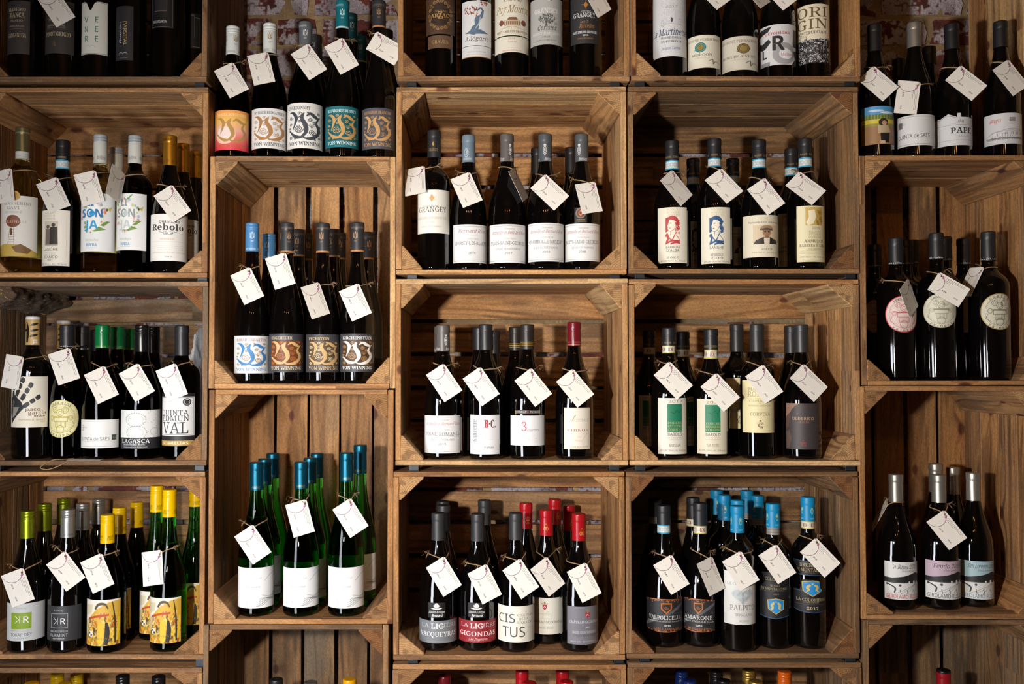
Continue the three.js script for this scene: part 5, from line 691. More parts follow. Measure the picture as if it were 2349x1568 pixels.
bottle('unge', 524, 480, 111, 58, 'flute', 'dark', 'vwchar', 668, [['unge', 413, 634, 1190, 1438]], 'charcoal capped bottle with reddish bronze ornate letter label', { front: 1, turn: 0.5 });
bottle('pech', 756, 482, 110, 58, 'flute', 'dark', 'vwchar', 668, [['pech', 650, 867, 1195, 1438]], 'charcoal capped bottle with pale gold ornate letter label', { front: 1, turn: -0.1 });
bottle('kirch', 979, 478, 111, 58, 'flute', 'dark', 'vwchar', 662, [['kirch', 868, 1090, 1190, 1435]], 'charcoal capped bottle with white letter on dark label', { front: 1, turn: -0.2 });
behind('paradies', 413, 552, 145, 'vwblue', 712, { shape: 'flute' }); behind('unge', 602, 515, 135, 'vwchar', 692, { shape: 'flute' }); behind('unge', 657, 550, 215, 'vwchar', 717, { shape: 'flute' });
behind('pech', 827, 520, 135, 'vwchar', 697, { shape: 'flute' }); behind('pech', 866, 545, 210, 'vwchar', 712, { shape: 'flute' }); behind('kirch', 1045, 540, 150, 'vwchar', 712, { shape: 'flute' });
zoneAt('c2r3', 465, 870, 2.8);
bottle('green1', 343, 530, 113, 54, 'flute', 'green', 'turq', 712, [['green1', 230, 457, 1210, 1470]], 'green bottle with contour line label by the crate wall', { front: 1 });
bottle('green2', 631, 527, 113, 54, 'flute', 'green', 'turq', 703, [['green2', 519, 745, 1212, 1465]], 'green bottle with contour line label between the other two', { front: 1 });
bottle('green3', 922, 468, 115, 56, 'flute', 'green', 'turq', 655, [['green3', 807, 1042, 1208, 1470]], 'taller green bottle with white contour line label', { front: 1 });
behind('green1', 400, 508, 130, 'turq', 680, { glass: 'green', shape: 'flute', labels: [['green1', 300, 515, 1140, 1390]] }); behind('green1', 452, 472, 210, 'turq', 635, { glass: 'green', shape: 'flute' });
behind('green2', 690, 502, 130, 'turq', 670, { glass: 'green', shape: 'flute', labels: [['green2', 590, 806, 1160, 1410]] }); behind('green2', 735, 472, 210, 'turq', 632, { glass: 'green', shape: 'flute' });
behind('green3', 1012, 410, 135, 'turq', 605, { glass: 'green', shape: 'flute', labels: [['green3', 915, 1120, 1125, 1360]] });
zoneAt('c2r4', 465, 1390, 2.409);
bottle('f2a', 407, 382, 92, 110, 'burg', 'dark', 'black', 500, [], 'black capped bottle in the upright floor crate', { H: 0.30 * 1.15 }); bottle('f2b', 597, 393, 92, 90, 'burg', 'dark', 'silverred', 500, [], 'silver screw capped bottle in the upright floor crate', { H: 0.345 }); bottle('f2c', 812, 380, 92, 95, 'burg', 'dark', 'yellowcap', 500, [], 'yellow capped bottle in the upright floor crate', { H: 0.35 });

// column 3
zoneAt('c3r1', 900, 0, 4.271);
bottle('arzac', 476, -555, 155, 62, 'bord', 'dark', 'black', -330, [['arzac', 325, 612, -30, 330], ['arzacsmall', 347, 590, 345, 470]], 'bottle with brown label in gold scrollwork', { front: 1 });
bottle('alleg', 824, -555, 160, 60, 'bord', 'dark', 'black', -330, [['allegorie', 680, 972, 5, 445], ['allegoriesmall', 680, 970, 450, 560]], 'bottle with vine stump drawing on white label', { front: 1 });
bottle('puy', 1170, -555, 168, 60, 'bord', 'dark', 'black', -330, [['puy', 1000, 1340, -60, 345], ['puysmall', 1000, 1340, 355, 510]], 'bottle with cream label showing a country house', { front: 1 });
bottle('ceris', 1512, -555, 164, 60, 'bord', 'dark', 'black', -330, [['cerisier', 1350, 1670, -20, 435]], 'bottle with grey label showing a round tree', { front: 1 });
bottle('parc', 1885, -555, 158, 62, 'bord', 'dark', 'black', -330, [['parcelles', 1745, 2020, -30, 425]], 'bottle with black label and orange flower mark', { front: 1 });
zoneAt('c3r2', 900, 190, 3.484);
bottle('grangey', 333, 385, 132, 60, 'bord', 'dark', 'grangey', 595, [['grangey', 200, 458, 853, 1200]], 'shouldered bottle with cream label and gold flower mark', { front: 1, turn: -0.1 });
bottle('chorey', 610, 423, 150, 60, 'burg', 'dark', 'bourg', 632, [['chorey', 485, 758, 1130, 1435]], 'blue grey capped bottle with white script label', { front: 1, turn: 0 });
bottle('nuits17', 917, 415, 150, 60, 'burg', 'dark', 'rion', 627, [['nuits17', 776, 1066, 1128, 1435]], 'taupe capped bottle with white label and sideways price tag', { front: 1, turn: 0.1 });
bottle('chamb', 1223, 415, 149, 60, 'burg', 'dark', 'riongrey', 627, [['chamb', 1082, 1369, 1118, 1425]], 'grey crested bottle with white label and tilted price tag', { front: 1, turn: -0.5 });
bottle('nuits18', 1515, 415, 148, 60, 'burg', 'dark', 'riongrey', 627, [['nuits18', 1377, 1656, 1122, 1422], ['emblem', 1455, 1558, 995, 1115]], 'grey crested bottle with round red seal above white label', { front: 1, turn: -0.9 });
behind('chamb', 1160, 525, 140, 'black', 730); behind('nuits18', 1430, 520, 150, 'black', 730);
zoneAt('c3r3', 900, 620, 3.409);
bottle('vosne', 396, 427, 146, 58, 'burg', 'dark', 'rion', 632, [['vosne', 252, 535, 1135, 1430]], 'taupe capped bottle with white script label', { front: 1, turn: 0.1 });
bottle('sanc', 730, 422, 133, 50, 'full', 'dark', 'charcoal', 622, [['sancerre', 608, 838, 1130, 1445]], 'bottle with upright grey lettering and big red capital', { front: 1 });
bottle('quart', 1056, 422, 142, 56, 'burg', 'dark', 'jourdan', 615, [['quartiers', 923, 1190, 1135, 1370], ['jourdan', 958, 1158, 1090, 1122]], 'gold ringed bottle with red numeral label', { front: 1 });
bottle('chinon', 1423, 403, 155, 58, 'burg', 'dark', 'wine', 590, [['chinon', 1342, 1545, 1073, 1398]], 'dark red capped bottle with tall cream label', { front: 1 });
behind('vosne', 378, 437, 138, 'rion', 640); behind('sanc', 680, 445, 138, 'charcoal', 622, { labels: [['whiteplain', 585, 700, 1150, 1420]] }); behind('sanc', 792, 470, 140, 'charcoal', 650, { labels: [['whiteplain', 800, 872, 1130, 1365]], text: 'bottle half hidden between red capital label and gold ringed bottle' }); behind('quart', 962, 443, 140, 'jourdan', 625);
zoneAt('c3r4', 895, 1060, 3.409);
bottle('vacq', 376, 392, 148, 62, 'burg', 'dark', 'matte', 612, [['vacqueyras', 228, 526, 1238, 1415], ['bernard', 295, 432, 1098, 1215]], 'bottle with low silver label under white flower', { front: 1 });
bottle('gigon', 685, 398, 148, 62, 'burg', 'dark', 'matte', 618, [['gigondas', 535, 834, 1238, 1410], ['bernard', 607, 745, 1098, 1215]], 'bottle with low red label under white flower', { front: 1 });
bottle('cistus', 984, 393, 144, 54, 'burg', 'dark', 'matte', 608, [['cistus', 842, 1129, 1125, 1408]], 'dark grey capped bottle with cream label and large thin letters', { front: 1 });
bottle('gigw', 1222, 368, 130, 108, 'burg', 'dark', 'red', 575, [['gigognanwhite', 1110, 1337, 1060, 1345]], 'red capped bottle with cream crest label', { turn: -0.6 });
bottle('gigg', 1478, 398, 150, 58, 'burg', 'dark', 'red', 615, [['gigognangrey', 1385, 1622, 1128, 1425]], 'red capped bottle with grey crest label', { front: 1, turn: -0.1 });
behind('vacq', 418, 333, 140, 'matte', 540); behind('vacq', 412, 300, 230, 'matte', 490); behind('gigon', 737, 292, 205, 'matte', 490); behind('gigw', 1062, 315, 140, 'red', 520, {}); behind('gigw', 1287, 285, 200, 'red', 487); behind('gigg', 1397, 333, 150, 'red', 535);
zoneAt('c3r5', 465, 1390, 2.409);
for (const [x, t, d] of [[1805, 418, 60], [2010, 412, 60], [1765, 352, 150], [1988, 352, 150]]) bottle('f3' + x, x, t, 92, d, 'burg', 'dark', 'red', t + 120, [], d < 100 ? 'red capped bottle at the front of the floor crate' : 'red capped bottle at the back of the floor crate', { H: undefined });
bottle('f3d', 1335, 380, 92, 160, 'burg', 'dark', 'wine', 500, [], 'dark red capped bottle in the shade of the floor crate');

// column 4
zoneAt('c4r1', 1430, 0, 4.195);
bottle('martin', 447, -545, 162, 62, 'bord', 'dark', 'black', -330, [['martinette', 283, 607, -120, 540]], 'bottle with tall white label and blue script', { front: 1 });
bottle('morgon', 770, -530, 162, 60, 'burg', 'dark', 'black', -330, [['morgon', 608, 930, 335, 650]], 'bottle with cream label and teal wax seal print', { front: 1 });
bottle('moulin', 1118, -530, 172, 60, 'burg', 'dark', 'black', -330, [['moulin', 945, 1292, 345, 670]], 'bottle with beige label and brown seal print', { front: 1 });
bottle('croiz', 1484, -530, 170, 60, 'burg', 'dark', 'black', -330, [['croizillon', 1313, 1656, 230, 620]], 'bottle with overlapping black and grey capital letters', { front: 1 });
bottle('origin', 1828, -545, 154, 62, 'bord', 'dark', 'black', -330, [['origin', 1674, 1977, 35, 600]], 'bottle with cream label over a black thicket print', { front: 1 });
zoneAt('c4r2', 1430, 180, 3.409);
bottle('barbera', 385, 490, 140, 60, 'alb', 'dark', 'corsini', 637, [['barbera', 270, 495, 1005, 1440]], 'blue banded bottle with red printed head on cream label', { band: ['bandblue', 710], front: 1 });
bottle('langhe', 716, 473, 140, 60, 'alb', 'dark', 'corsini', 620, [['langhe', 610, 833, 1005, 1445]], 'blue banded bottle with blue printed head on cream label', { band: ['bandblue', 687], front: 1 });
bottle('auten', 1066, 483, 142, 60, 'alb', 'dark', 'corsini', 625, [['autenzio', 937, 1211, 1065, 1395]], 'blue banded bottle with photo of boy in flat cap', { band: ['bandblue', 696], front: 1 });
bottle('armu', 1428, 472, 142, 60, 'alb', 'dark', 'corsini', 615, [['armujan', 1358, 1566, 993, 1432]], 'blue banded bottle with golden head on pale yellow label', { band: ['bandblue', 689], front: 1 });
behind('barbera', 545, 628, 190, 'corsini', 765, { shape: 'alb', band: ['bandblue', 827], labels: [['langhedark', 500, 640, 1115, 1480]] }); behind('langhe', 855, 628, 190, 'corsini', 755, { shape: 'alb', band: ['bandblue', 817], labels: [['autenzio', 830, 960, 1160, 1460]] }); behind('armu', 1312, 550, 140, 'corsini', 690, { shape: 'alb', band: ['bandblue', 757], labels: [['armujan', 1220, 1360, 1050, 1465]] });
zoneAt('c4r3', 1430, 620, 3.409);
bottle('bar17', 359, 448, 139, 56, 'alb', 'dark', 'corsini', 587, [['barolo17', 272, 492, 997, 1440]], 'yellow banded bottle with green square label by crate wall', { band: ['bandyellow', 647], front: 1 });
bottle('bar16', 689, 457, 139, 56, 'alb', 'dark', 'corsini', 618, [['barolo16', 579, 804, 1005, 1440]], 'yellow banded bottle with green square label beside pale yellow label', { band: ['bandyellow', 690], front: 1 });
bottle('corv', 1049, 420, 130, 54, 'bord', 'dark', 'matte', 635, [['corvina', 935, 1175, 857, 1270]], 'tall shouldered bottle with pale yellow label', { front: 1 });
bottle('uld', 1396, 423, 145, 56, 'burg', 'dark', 'matte', 640, [['ulderico', 1278, 1519, 1040, 1400]], 'bottle with dark brown label torn with tan patches', { front: 1 });
behind('bar17', 200, 470, 190, 'corsini', 600, { shape: 'alb', band: ['bandyellow', 655], labels: [['barolo17', 120, 225, 975, 1375]] }); behind('bar17', 465, 478, 150, 'corsini', 615, { shape: 'alb', band: ['bandyellow', 676], labels: [['barolo17', 440, 590, 985, 1370]] });
behind('corv', 885, 420, 128, 'matte', 635, { shape: 'bord', labels: [['corvina', 795, 995, 840, 1235]] }); behind('uld', 1310, 432, 130, 'matte', 645);
zoneAt('c4r4', 1430, 1060, 3.409);
bottle('valpo', 319, 332, 141, 78, 'flute', 'dark', 'charcoal', 491, [['valpolicella', 182, 458, 1070, 1330, 'wave']], 'blue banded bottle with black label edged in copper', { band: ['bandblue', 558], front: 1 });
bottle('amar', 605, 313, 141, 80, 'flute', 'dark', 'charcoal', 497, [['amarone', 466, 712, 1070, 1330, 'wave']], 'yellow banded bottle with black label edged in copper', { band: ['bandyellow', 561], front: 1 });
bottle('palpito', 897, 338, 132, 42, 'bord', 'dark', 'cyan', 553, [['palpito', 790, 1030, 855, 1270]], 'bright blue capped bottle with heart on white label', { front: 1 });
bottle('rosso', 1176, 318, 130, 64, 'bord', 'dark', 'cyan', 512, [['rosso', 1062, 1288, 860, 1225, 'wave']], 'blue capped bottle with single lion shield label', { band: ['bandgrey', 568], front: 1 });
bottle('brun', 1450, 268, 126, 64, 'bord', 'dark', 'cyan', 462, [['brunello', 1338, 1577, 770, 885], ['colombina', 1338, 1576, 920, 1180, 'bulge']], 'blue capped bottle with two black labels and lion shield', { band: ['bandyellow', 521], front: 1 });
behind('valpo', 245, 280, 180, 'charcoal', 430, { band: ['bandgrey', 480] }); behind('amar', 545, 272, 160, 'charcoal', 445, { band: ['bandyellow', 503] }); behind('palpito', 893, 292, 125, 'cyan', 500, { shape: 'bord' });
behind('palpito', 790, 252, 165, 'cyan', 455, { shape: 'bord' }); behind('palpito', 730, 215, 240, 'cyan', 410, { shape: 'bord' }); behind('rosso', 1050, 257, 155, 'cyan', 440, { shape: 'bord', band: ['bandgrey', 492] }); behind('rosso', 967, 218, 230, 'cyan', 400, { shape: 'bord', band: ['bandgrey', 446] });
zoneAt('c4r5', 1430, 1390, 2.556);
for (const [x, t, d, c] of [[390, 432, 60, 'navy'], [590, 430, 60, 'blackscrew'], [775, 435, 60, 'goldscrew'], [945, 370, 100, 'orange'], [340, 378, 150, 'navy'], [545, 378, 150, 'blackscrew'], [735, 370, 150, 'goldscrew']]) bottle('f4' + x, x, t, 97, d, 'burg', 'dark', c, t + 130, [], 'bottle with ' + capKind[c].say + (d > 120 ? ' at the back of the floor crate' : ' at the front of the floor crate'));

// column 5
zoneAt('c5r1', 1960, 0, 4.239);
bottle('field', 205, 245, 166, 62, 'burg', 'dark', 'black', 490, [['field', 70, 385, 1030, 1400]], 'bottle with colour photo label of a field and figure', { front: 1 });
bottle('saesr', 592, 225, 172, 60, 'burg', 'dark', 'silvercap', 450, [['saesred', 428, 780, 1110, 1410]], 'silver capped bottle with wide white label', { front: 1 });
bottle('pape', 955, 240, 170, 60, 'burg', 'dark', 'black', 470, [['pape', 793, 1143, 1090, 1410, 'roof']], 'bottle with white label cut like rooftops', { front: 1 });
bottle('barn', 1432, 215, 170, 60, 'burg', 'dark', 'black', 450, [['barn', 1278, 1620, 1095, 1395]], 'bottle with white label showing a long farmhouse drawing', { front: 1 });
behind('saesr', 725, 460, 150, 'black', 610); behind('field', 430, 580, 150, 'black', 740);
zoneAt('c5r2', 1960, 340, 2.8);
bottle('sred', 272, 578, 118, 58, 'bord', 'dark', 'dots', 745, [['sealred', 205, 393, 945, 1182, 'oval']], 'black bottle with round red rimmed engraved label', { front: 1 });
bottle('sgrey', 534, 545, 116, 58, 'bord', 'dark', 'dots', 710, [['sealgrey', 452, 645, 930, 1152, 'oval']], 'black bottle with round grey engraved label', { front: 1 });
bottle('sgold', 868, 537, 120, 58, 'bord', 'dark', 'dots', 720, [['sealgold', 818, 1002, 930, 1165, 'oval']], 'black bottle with round gold rimmed engraved label', { front: 1 });
behind('sred', 128, 618, 160, 'dots', 760, { shape: 'bord', labels: [['sealred', 70, 190, 970, 1185, 'oval']] }); behind('sred', 330, 592, 140, 'dots', 745, { shape: 'bord' }); behind('sred', 368, 590, 215, 'dots', 740, { shape: 'bord' }); behind('sgrey', 580, 570, 145, 'dots', 720, { shape: 'bord' }); behind('sgold', 700, 580, 140, 'dots', 745, { shape: 'bord', labels: [['backlabel', 672, 760, 955, 1180]] });
zoneAt('c5r3', 1960, 860, 2.751);
bottle('rina', 267, 622, 116, 72, 'burg', 'dark', 'silvercap', 805, [['rina', 195, 387, 1180, 1418]], 'silver capped bottle with hill drawing under white sky', { front: 1 });
bottle('feudo', 539, 625, 116, 72, 'burg', 'dark', 'silvercap', 805, [['feudo', 456, 657, 1175, 1415]], 'silver capped bottle with hill drawing under pink sky', { front: 1 });
bottle('lorenzo', 757, 612, 108, 90, 'burg', 'dark', 'silvercap', 793, [['lorenzo', 677, 870, 1175, 1415]], 'silver capped bottle with hill drawing under blue sky', { front: 1 });
behind('feudo', 512, 557, 160, 'silvercap', 740); behind('feudo', 622, 580, 165, 'silvercap', 752);
zoneAt('c5r4', 1430, 1390, 2.556);
bottle('f5', 1877, 365, 97, 110, 'bord', 'dark', 'redblack', 480, [], 'red capped bottle with black top in the floor crate');

// ---------------------------------------------------------------- price tags on twine
const twineTex = dataTex(64, 64, (u, v) => { const s = 0.5 + 0.5 * Math.sin((u * 4 + v * 3) * 6.283), k = 0.7 + 0.3 * s; return mix3(hexc(0x8a6a48), hexc(0xcfae82), s * 0.7 + 0.3 * N64(u * 32, v * 32)).map((x) => x * k * 1.1); }, true);
twineTex.repeat.set(30, 1);
const twine = new THREE.MeshStandardMaterial({ name: 'jute_twine', map: twineTex, bumpMap: twineTex, bumpScale: 0.0006, roughness: 0.95 });
const CW = 0.0475, CH = 0.0735, HU = 0.045, HV = 0.009;      // card size; the hole lies near its top right corner
const tube = (pts, r, n, closed) => new THREE.TubeGeometry(new THREE.CatmullRomCurve3(pts, !!closed), n, r, 5, !!closed);
let tagN = 0;
function tag(key, hx, hy, ang, yaw = 0, side = 0) {
  const b = bottles[key]; zone = b.zone; const c = tagCells[tagN % 64]; tagN++;
  const lim = (y) => b.rAt(Math.max(0, y - b.y)), A = ang * Math.PI / 180;
  let z = b.z + 0.02, h;
  for (let i = 0; i < 4; i++) { h = at(ZX(hx), ZY(hy), z); const rad = Math.max(lim(h.y), 0.0155) + 0.004, dx = h.x - b.x; z = b.z + Math.sqrt(Math.max(0, rad * rad - Math.min(dx * dx, rad * rad * 0.9))); }
  const yb = h.y - 0.066 * Math.cos(A), reach = lim(yb) + 0.003, tilt = Math.max(0, Math.min(0.5, Math.asin(Math.min(0.6, Math.max(0, (b.z + reach - z - 0.004) / 0.068)))));
  const g = thing('price_tag', 'white price tag on the ' + b.text, 'price tag', [0, 0, 0], 'price tags tied to the bottles');
  const e = new THREE.Euler(-tilt, (yaw ? 0.9 : 0.45) * Math.atan2(-b.x, D - b.z) + yaw * Math.PI / 180 * (side || 1), A, 'YXZ'), m = new THREE.Matrix4();
  const pose = (zz) => { h = at(ZX(hx), ZY(hy), zz); m.makeRotationFromEuler(e); m.setPosition(h); };
  const near = placed[b.crate]; let zz = z;
  for (let k = 0; k < 40; k++) { pose(zz); let bad = false; for (let i = 0; i <= 6 && !bad; i++) for (let j = 0; j <= 8 && !bad; j++) { const p = V(-HU + CW * i / 6 + 0.0035, HV - CH * j / 8, 0).applyMatrix4(m); for (const q of near) if (p.y > q.y && p.y < q.y + q.H && Math.hypot(p.x - q.x, p.z - q.z) < q.rAt(p.y - q.y) + 0.0018) { bad = true; break; } } if (!bad) break; zz += 0.0015; }
  const x0 = -HU + 0.0035, y1 = HV, ch = 0.004;
  const s = new THREE.Shape([[x0, y1 - CH], [x0 + CW, y1 - CH], [x0 + CW, y1 - ch], [x0 + CW - ch, y1], [x0, y1]].map((q) => new THREE.Vector2(...q)));
  const hole = new THREE.Path(); hole.absarc(0, 0, 0.0024, 0, Math.PI * 2, true); s.holes.push(hole);
  const cg = new THREE.ExtrudeGeometry(s, { depth: 0.0005, bevelEnabled: false, curveSegments: 8 }), p = cg.attributes.position, uv = cg.attributes.uv;
  for (let i = 0; i < p.count; i++) uv.setXY(i, c.u0 + (c.u1 - c.u0) * (p.getX(i) - x0) / CW, c.v0 + (c.v1 - c.v0) * (p.getY(i) - y1 + CH) / CH);
  g.position.copy(h); const card = part('card', cg, tagMat, g); card.rotation.copy(e);
  // twine: once round the neck, dipping in front to the hole
  const hl = h.clone(), y0 = Math.min(b.y + b.H - 0.03, h.y + rr(0.008, 0.016)), th = Math.atan2(hl.x - b.x, hl.z - b.z), pts = [], n = 26, tl = rr(-0.004, 0.004), spread = rr(0.75, 1.0);
  for (let i = 0; i < n; i++) {
    const a = th + i / n * Math.PI * 2; let da = i / n * Math.PI * 2; if (da > Math.PI) da -= Math.PI * 2;
    const w = Math.exp(-(da * da) / (0.5 * spread)), yy = y0 + tl * Math.sin(a) - 0.002 * Math.cos(a), rad = Math.max(lim(yy), 0.0143) + 0.0022;
    const q = V(b.x + rad * Math.sin(a), yy, b.z + rad * Math.cos(a)).lerp(hl.clone().add(V(0, 0, 0.0012)), w);
    const rd = Math.hypot(q.x - b.x, q.z - b.z), need = Math.max(lim(q.y), 0.0143) + 0.0016; if (rd < need) { q.x = b.x + (q.x - b.x) / rd * need; q.z = b.z + (q.z - b.z) / rd * need; }
    pts.push(q.sub(h));
  }
  const parts = [tube(pts, 0.0013, 64, true)];
  // knot with two frayed ends at one side of the neck
  const ks = rnd() < 0.5 ? -1 : 1, ka = Math.atan2(hl.x - b.x, hl.z - b.z) + ks * rr(1.15, 1.6), kr = Math.max(lim(y0), 0.0143) + 0.003, K = V(b.x + kr * Math.sin(ka), y0 + tl * Math.sin(ka), b.z + kr * Math.cos(ka)).sub(h);
  const knot = new THREE.IcosahedronGeometry(0.0024, 1); knot.translate(K.x, K.y, K.z); 
  parts.push(tube([K, K.clone().add(V(ks * 0.004, rr(0.001, 0.004), 0.002)), K.clone().add(V(ks * rr(0.008, 0.012), rr(-0.002, 0.006), 0.003))], 0.0013, 8), tube([K, K.clone().add(V(ks * 0.003, -0.003, 0.003)), K.clone().add(V(ks * rr(0.004, 0.008), rr(-0.010, -0.005), 0.004))], 0.0012, 8));
  for (let i = 0; i < 7; i++) { const s0 = i < 4 ? K.clone().add(V(ks * rr(0.006, 0.010), rr(-0.002, 0.004), 0.003)) : pts[Math.floor(rnd() * n)].clone(); parts.push(tube([s0, s0.clone().add(V(rr(-0.004, 0.004), rr(-0.004, 0.004), rr(0, 0.003))), s0.clone().add(V(rr(-0.008, 0.008), rr(-0.008, 0.008), rr(0, 0.004)))], 0.00022, 5)); }
  const flat = parts.map((q) => q.toNonIndexed());
  const tw = part('twine', mergeGeometries(flat), twine, g); tw.userData.label = 'loop of jute twine'; part('knot', knot, twine, tw);
}
const TAGS = `pinot 612 -72 34|luna 80 715 7 40 -1|langheb 450 785 25|lison1 750 730 17|lison2 985 752 -20 55 1|rebolo 1375 848 36|paco 170 685 -8 38 -1|clos 545 617 20|saesw 830 762 27|lagasca 1103 742 31|edmun 1397 742 22 15 -1|tokaj 155 778 20|tokajb 463 660 37|yellow1 712 675 24|yellow2 1130 650 9 25 -1|grauer 270 645 30|weisser 597 545 14|chard 1008 465 35|sauvT 1338 407 30|sauv5 1690 343 60|paradies 285 790 26|unge 510 697 18|pech 727 887 18 28 1|kirch 982 895 24|green1 322 960 34|green2 655 797 16|green3 950 790 33|alleg 800 -270 40|arzac 450 -290 40|ceris 1476 -265 42|parc 1990 -150 35 35 1|grangey 240 692 10 18 -1|chorey 612 745 23|nuits17 982 710 23 64 1|chamb 1232 762 45|nuits18 1608 820 10 10 1|vosne 403 762 34|sanc 690 788 35|quart 1090 797 38|chinon 1415 803 39|vacq 422 770 32|gigon 750 830 27|cistus 1018 787 34|gigw 1225 772 34 20 1|gigg 1527 818 27|morgon 855 -186 38|moulin 1220 -180 35 40 1|croiz 1495 -200 38|origin 1960 -250 35|barbera 388 745 39 35 1|langhe 770 733 38|auten 1107 810 35|armu 1388 757 47|bar17 367 745 42|bar16 735 835 42|corv 1095 770 35|uld 1418 763 44 22 1|valpo 375 757 31|amar 690 770 16 38 1|palpito 918 728 32|rosso 1198 675 34|brun 1513 625 43|field 197 680 43|saesr 613 833 -8|pape 1045 675 45|barn 1500 620 34 30 1|sred 345 865 36 60 1|sgrey 560 820 57|sgold 815 785 -4 52 -1|rina 200 830 -12 84 -1|feudo 570 880 36`;
for (const row of TAGS.split('|')) { const [k, ...v] = row.split(' '); tag(k, ...v.map(Number)); }

// ---------------------------------------------------------------- small things
{ // a dropped loop of twine hanging over the edge of the grey crate and a tag lying under the bottles
  zone = { ox: 0, oy: 630, s: 3.484 }; const C = crates.c1r3, y = C.floor;
  const P = (x, py, z) => at(ZX(x), ZY(py), z), o = P(450, 1500, 0.002); o.y = y;
  const t = thing('twine_loop', 'loose loop of twine drooping over the front edge of the grey crate', 'twine', o.toArray());
  const pts = [[590, 1458, -0.030], [500, 1476, -0.012], [430, 1486, -0.002], [350, 1515, 0.006], [322, 1540, 0.006], [370, 1556, 0.007], [450, 1535, 0.006], [520, 1500, 0.004], [560, 1475, -0.012]].map(([x, py, z]) => { const q = P(x, py, z); if (z < 0) q.y = y + 0.0012; return q.sub(o); });
  part('strand', tube(pts, 0.0011, 60), twine, t);
  const c = tagCells[60], u = thing('price_tag', 'price tag lying flat on the floor board of the grey crate', 'price tag', [at(ZX(690), ZY(1480), -0.02).x, y + 0.0002, -0.018], 'price tags tied to the bottles');
  const cg = new THREE.BoxGeometry(CH, 0.0005, CW * 0.6), uv = cg.attributes.uv; for (let i = 0; i < uv.count; i++) uv.setXY(i, c.u0 + (c.u1 - c.u0) * uv.getX(i), c.v0 + (c.v1 - c.v0) * uv.getY(i));
  part('card', cg, tagMat, u, [0, 0.00025, 0]);
}
{ // crumpled clear plastic bag stuffed beside the bottles of the grey crate
  const C = crates.c1r3, g = new THREE.IcosahedronGeometry(1, 24), p = g.attributes.position, v = V(0, 0, 0);
  for (let i = 0; i < p.count; i++) { v.fromBufferAttribute(p, i); const n = (a, k) => Math.abs(N64(v.x * k + a + 10, v.y * k * 1.3 + v.z * k + a + 20) - 0.5) * 2; const s = 1 - 0.30 * n(3, 2.2) - 0.22 * n(7, 5) - 0.10 * n(13, 11); v.multiplyScalar(s); p.setXYZ(i, v.x * 0.056, (v.y + 0.75) * 0.165, v.z * 0.045); }
  g.computeVertexNormals();
  const m = new THREE.MeshPhysicalMaterial({ name: 'crumpled_plastic', color: 0xd6d9da, roughness: 0.35, transmission: 0.25, thickness: 0, side: THREE.DoubleSide });
  g.computeBoundingBox(); g.translate(0, -g.boundingBox.min.y, 0);
  const t = thing('plastic_bag', 'crumpled translucent plastic bag behind the gold strip label bottle', 'bag', [C.x1 - 0.058, C.floor, -0.245]);
  part('film', g, m, t);
}
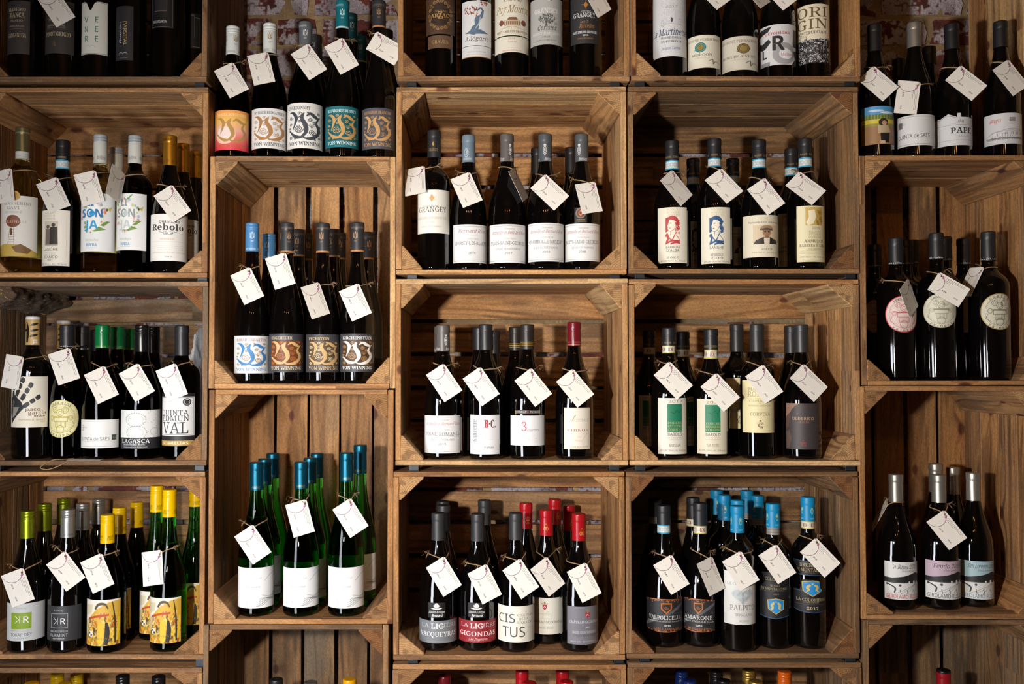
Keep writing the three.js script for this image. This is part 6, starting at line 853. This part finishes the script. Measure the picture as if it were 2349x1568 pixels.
// ---------------------------------------------------------------- lamps (fittings beside the camera, outside the frame)
const black = new THREE.MeshStandardMaterial({ name: 'black_fabric', color: 0x111112, roughness: 0.7 });
function stand(t, top) { part('pole', new THREE.CylinderGeometry(0.011, 0.013, top, 12), black, t, [0, top / 2 + 0.004, 0]); for (let i = 0; i < 3; i++) { const a = i * 2.094 + 0.5, g = tube([V(0, 0.22, 0), V(Math.cos(a) * 0.12, 0.11, Math.sin(a) * 0.12), V(Math.cos(a) * 0.24, 0.008, Math.sin(a) * 0.24)], 0.008, 8); part('leg', g, black, t); } }
{
  const t = thing('studio_softbox', 'tall black studio softbox standing on the floor beside the camera', 'softbox', [SOFT.x, 0, SOFT.z]);
  t.rotation.y = SOFT.turn; const n = V(Math.sin(SOFT.turn), 0, Math.cos(SOFT.turn));
  const dif = new THREE.MeshStandardMaterial({ name: 'softbox_diffuser', color: 0xe8e8e8, emissive: 0xf4f7ff, emissiveIntensity: SOFT.power * 0.5, roughness: 0.9 });
  const f = new THREE.CylinderGeometry(0.30, 0.06, 0.16, 4, 1, false, Math.PI / 4); f.rotateX(Math.PI / 2); f.scale(SOFT.w / 0.424, SOFT.h / 0.424, 1);
  part('shell', f, black, t, [0, SOFT.y, -0.085]); part('diffuser', new THREE.BoxGeometry(SOFT.w, SOFT.h, 0.004), dif, t, [0, SOFT.y, 0]);
  part('base_foot', new THREE.CylinderGeometry(0.14, 0.15, 0.02, 24), black, t, [0, 0.01, -0.16]); part('pole', new THREE.CylinderGeometry(0.012, 0.012, SOFT.y, 12), black, t, [0, SOFT.y / 2, -0.16]);
  softLight.position.set(SOFT.x, SOFT.y, SOFT.z).addScaledVector(n, 0.006); softLight.lookAt(softLight.position.clone().addScaledVector(n, 1));
}
{
  const t = thing('flash_head', 'black studio flash head on a slim tripod stand beside the camera', 'studio lamp', [LAMP.x, 0, LAMP.z]); stand(t, LAMP.y - 0.05);
  const dir = keyLight.target.position.clone().sub(keyLight.position).normalize(), q = new THREE.Quaternion().setFromUnitVectors(V(0, 0, 1), dir);
  const sh = lathe([[0.0001, -0.20], [0.05, -0.20], [0.052, -0.06], [0.058, -0.05], [0.064, -0.016]], 28); sh.rotateX(Math.PI / 2);
  const h = part('housing', sh, black, t, [0, LAMP.y, 0]); h.quaternion.copy(q);
  const disc = new THREE.CylinderGeometry(0.055, 0.055, 0.004, 28); disc.rotateX(Math.PI / 2);
  const d = part('flash_glass', disc, new THREE.MeshStandardMaterial({ name: 'flash_glass', color: 0xffffff, emissive: 0xfff1e0, emissiveIntensity: 6, roughness: 0.5 }), t, [0, LAMP.y, 0]); d.position.addScaledVector(dir, -0.060); d.quaternion.copy(q);
}
for (const [x, y, z] of [[-0.55, 2.12, 2.5], [0.05, 2.16, 2.75], [0.65, 2.12, 2.45]]) {
  const t = thing('pendant_bulb', 'bare warm filament bulb hanging from the shop ceiling', 'lamp', [x, y, z], 'pendant bulbs');
  part('bulb', new THREE.SphereGeometry(0.03, 20, 14), new THREE.MeshStandardMaterial({ name: 'bulb_glow', color: 0xffe0b0, emissive: 0xffb060, emissiveIntensity: 30 }), t, [0, -0.04, 0]);
  part('socket', new THREE.CylinderGeometry(0.016, 0.018, 0.05, 16), black, t, [0, 0.012, 0]); part('cable', new THREE.CylinderGeometry(0.003, 0.003, RH - y - 0.03, 6), black, t, [0, (RH - y) / 2 + 0.015, 0]);
  const l = new THREE.PointLight(0xffb878, 0.35); l.position.set(x, y - 0.04, z); l.castShadow = true; l.shadow.radius = 1; l.name = 'bulb_light'; scene.add(l);
}
renderer.render(scene, camera);
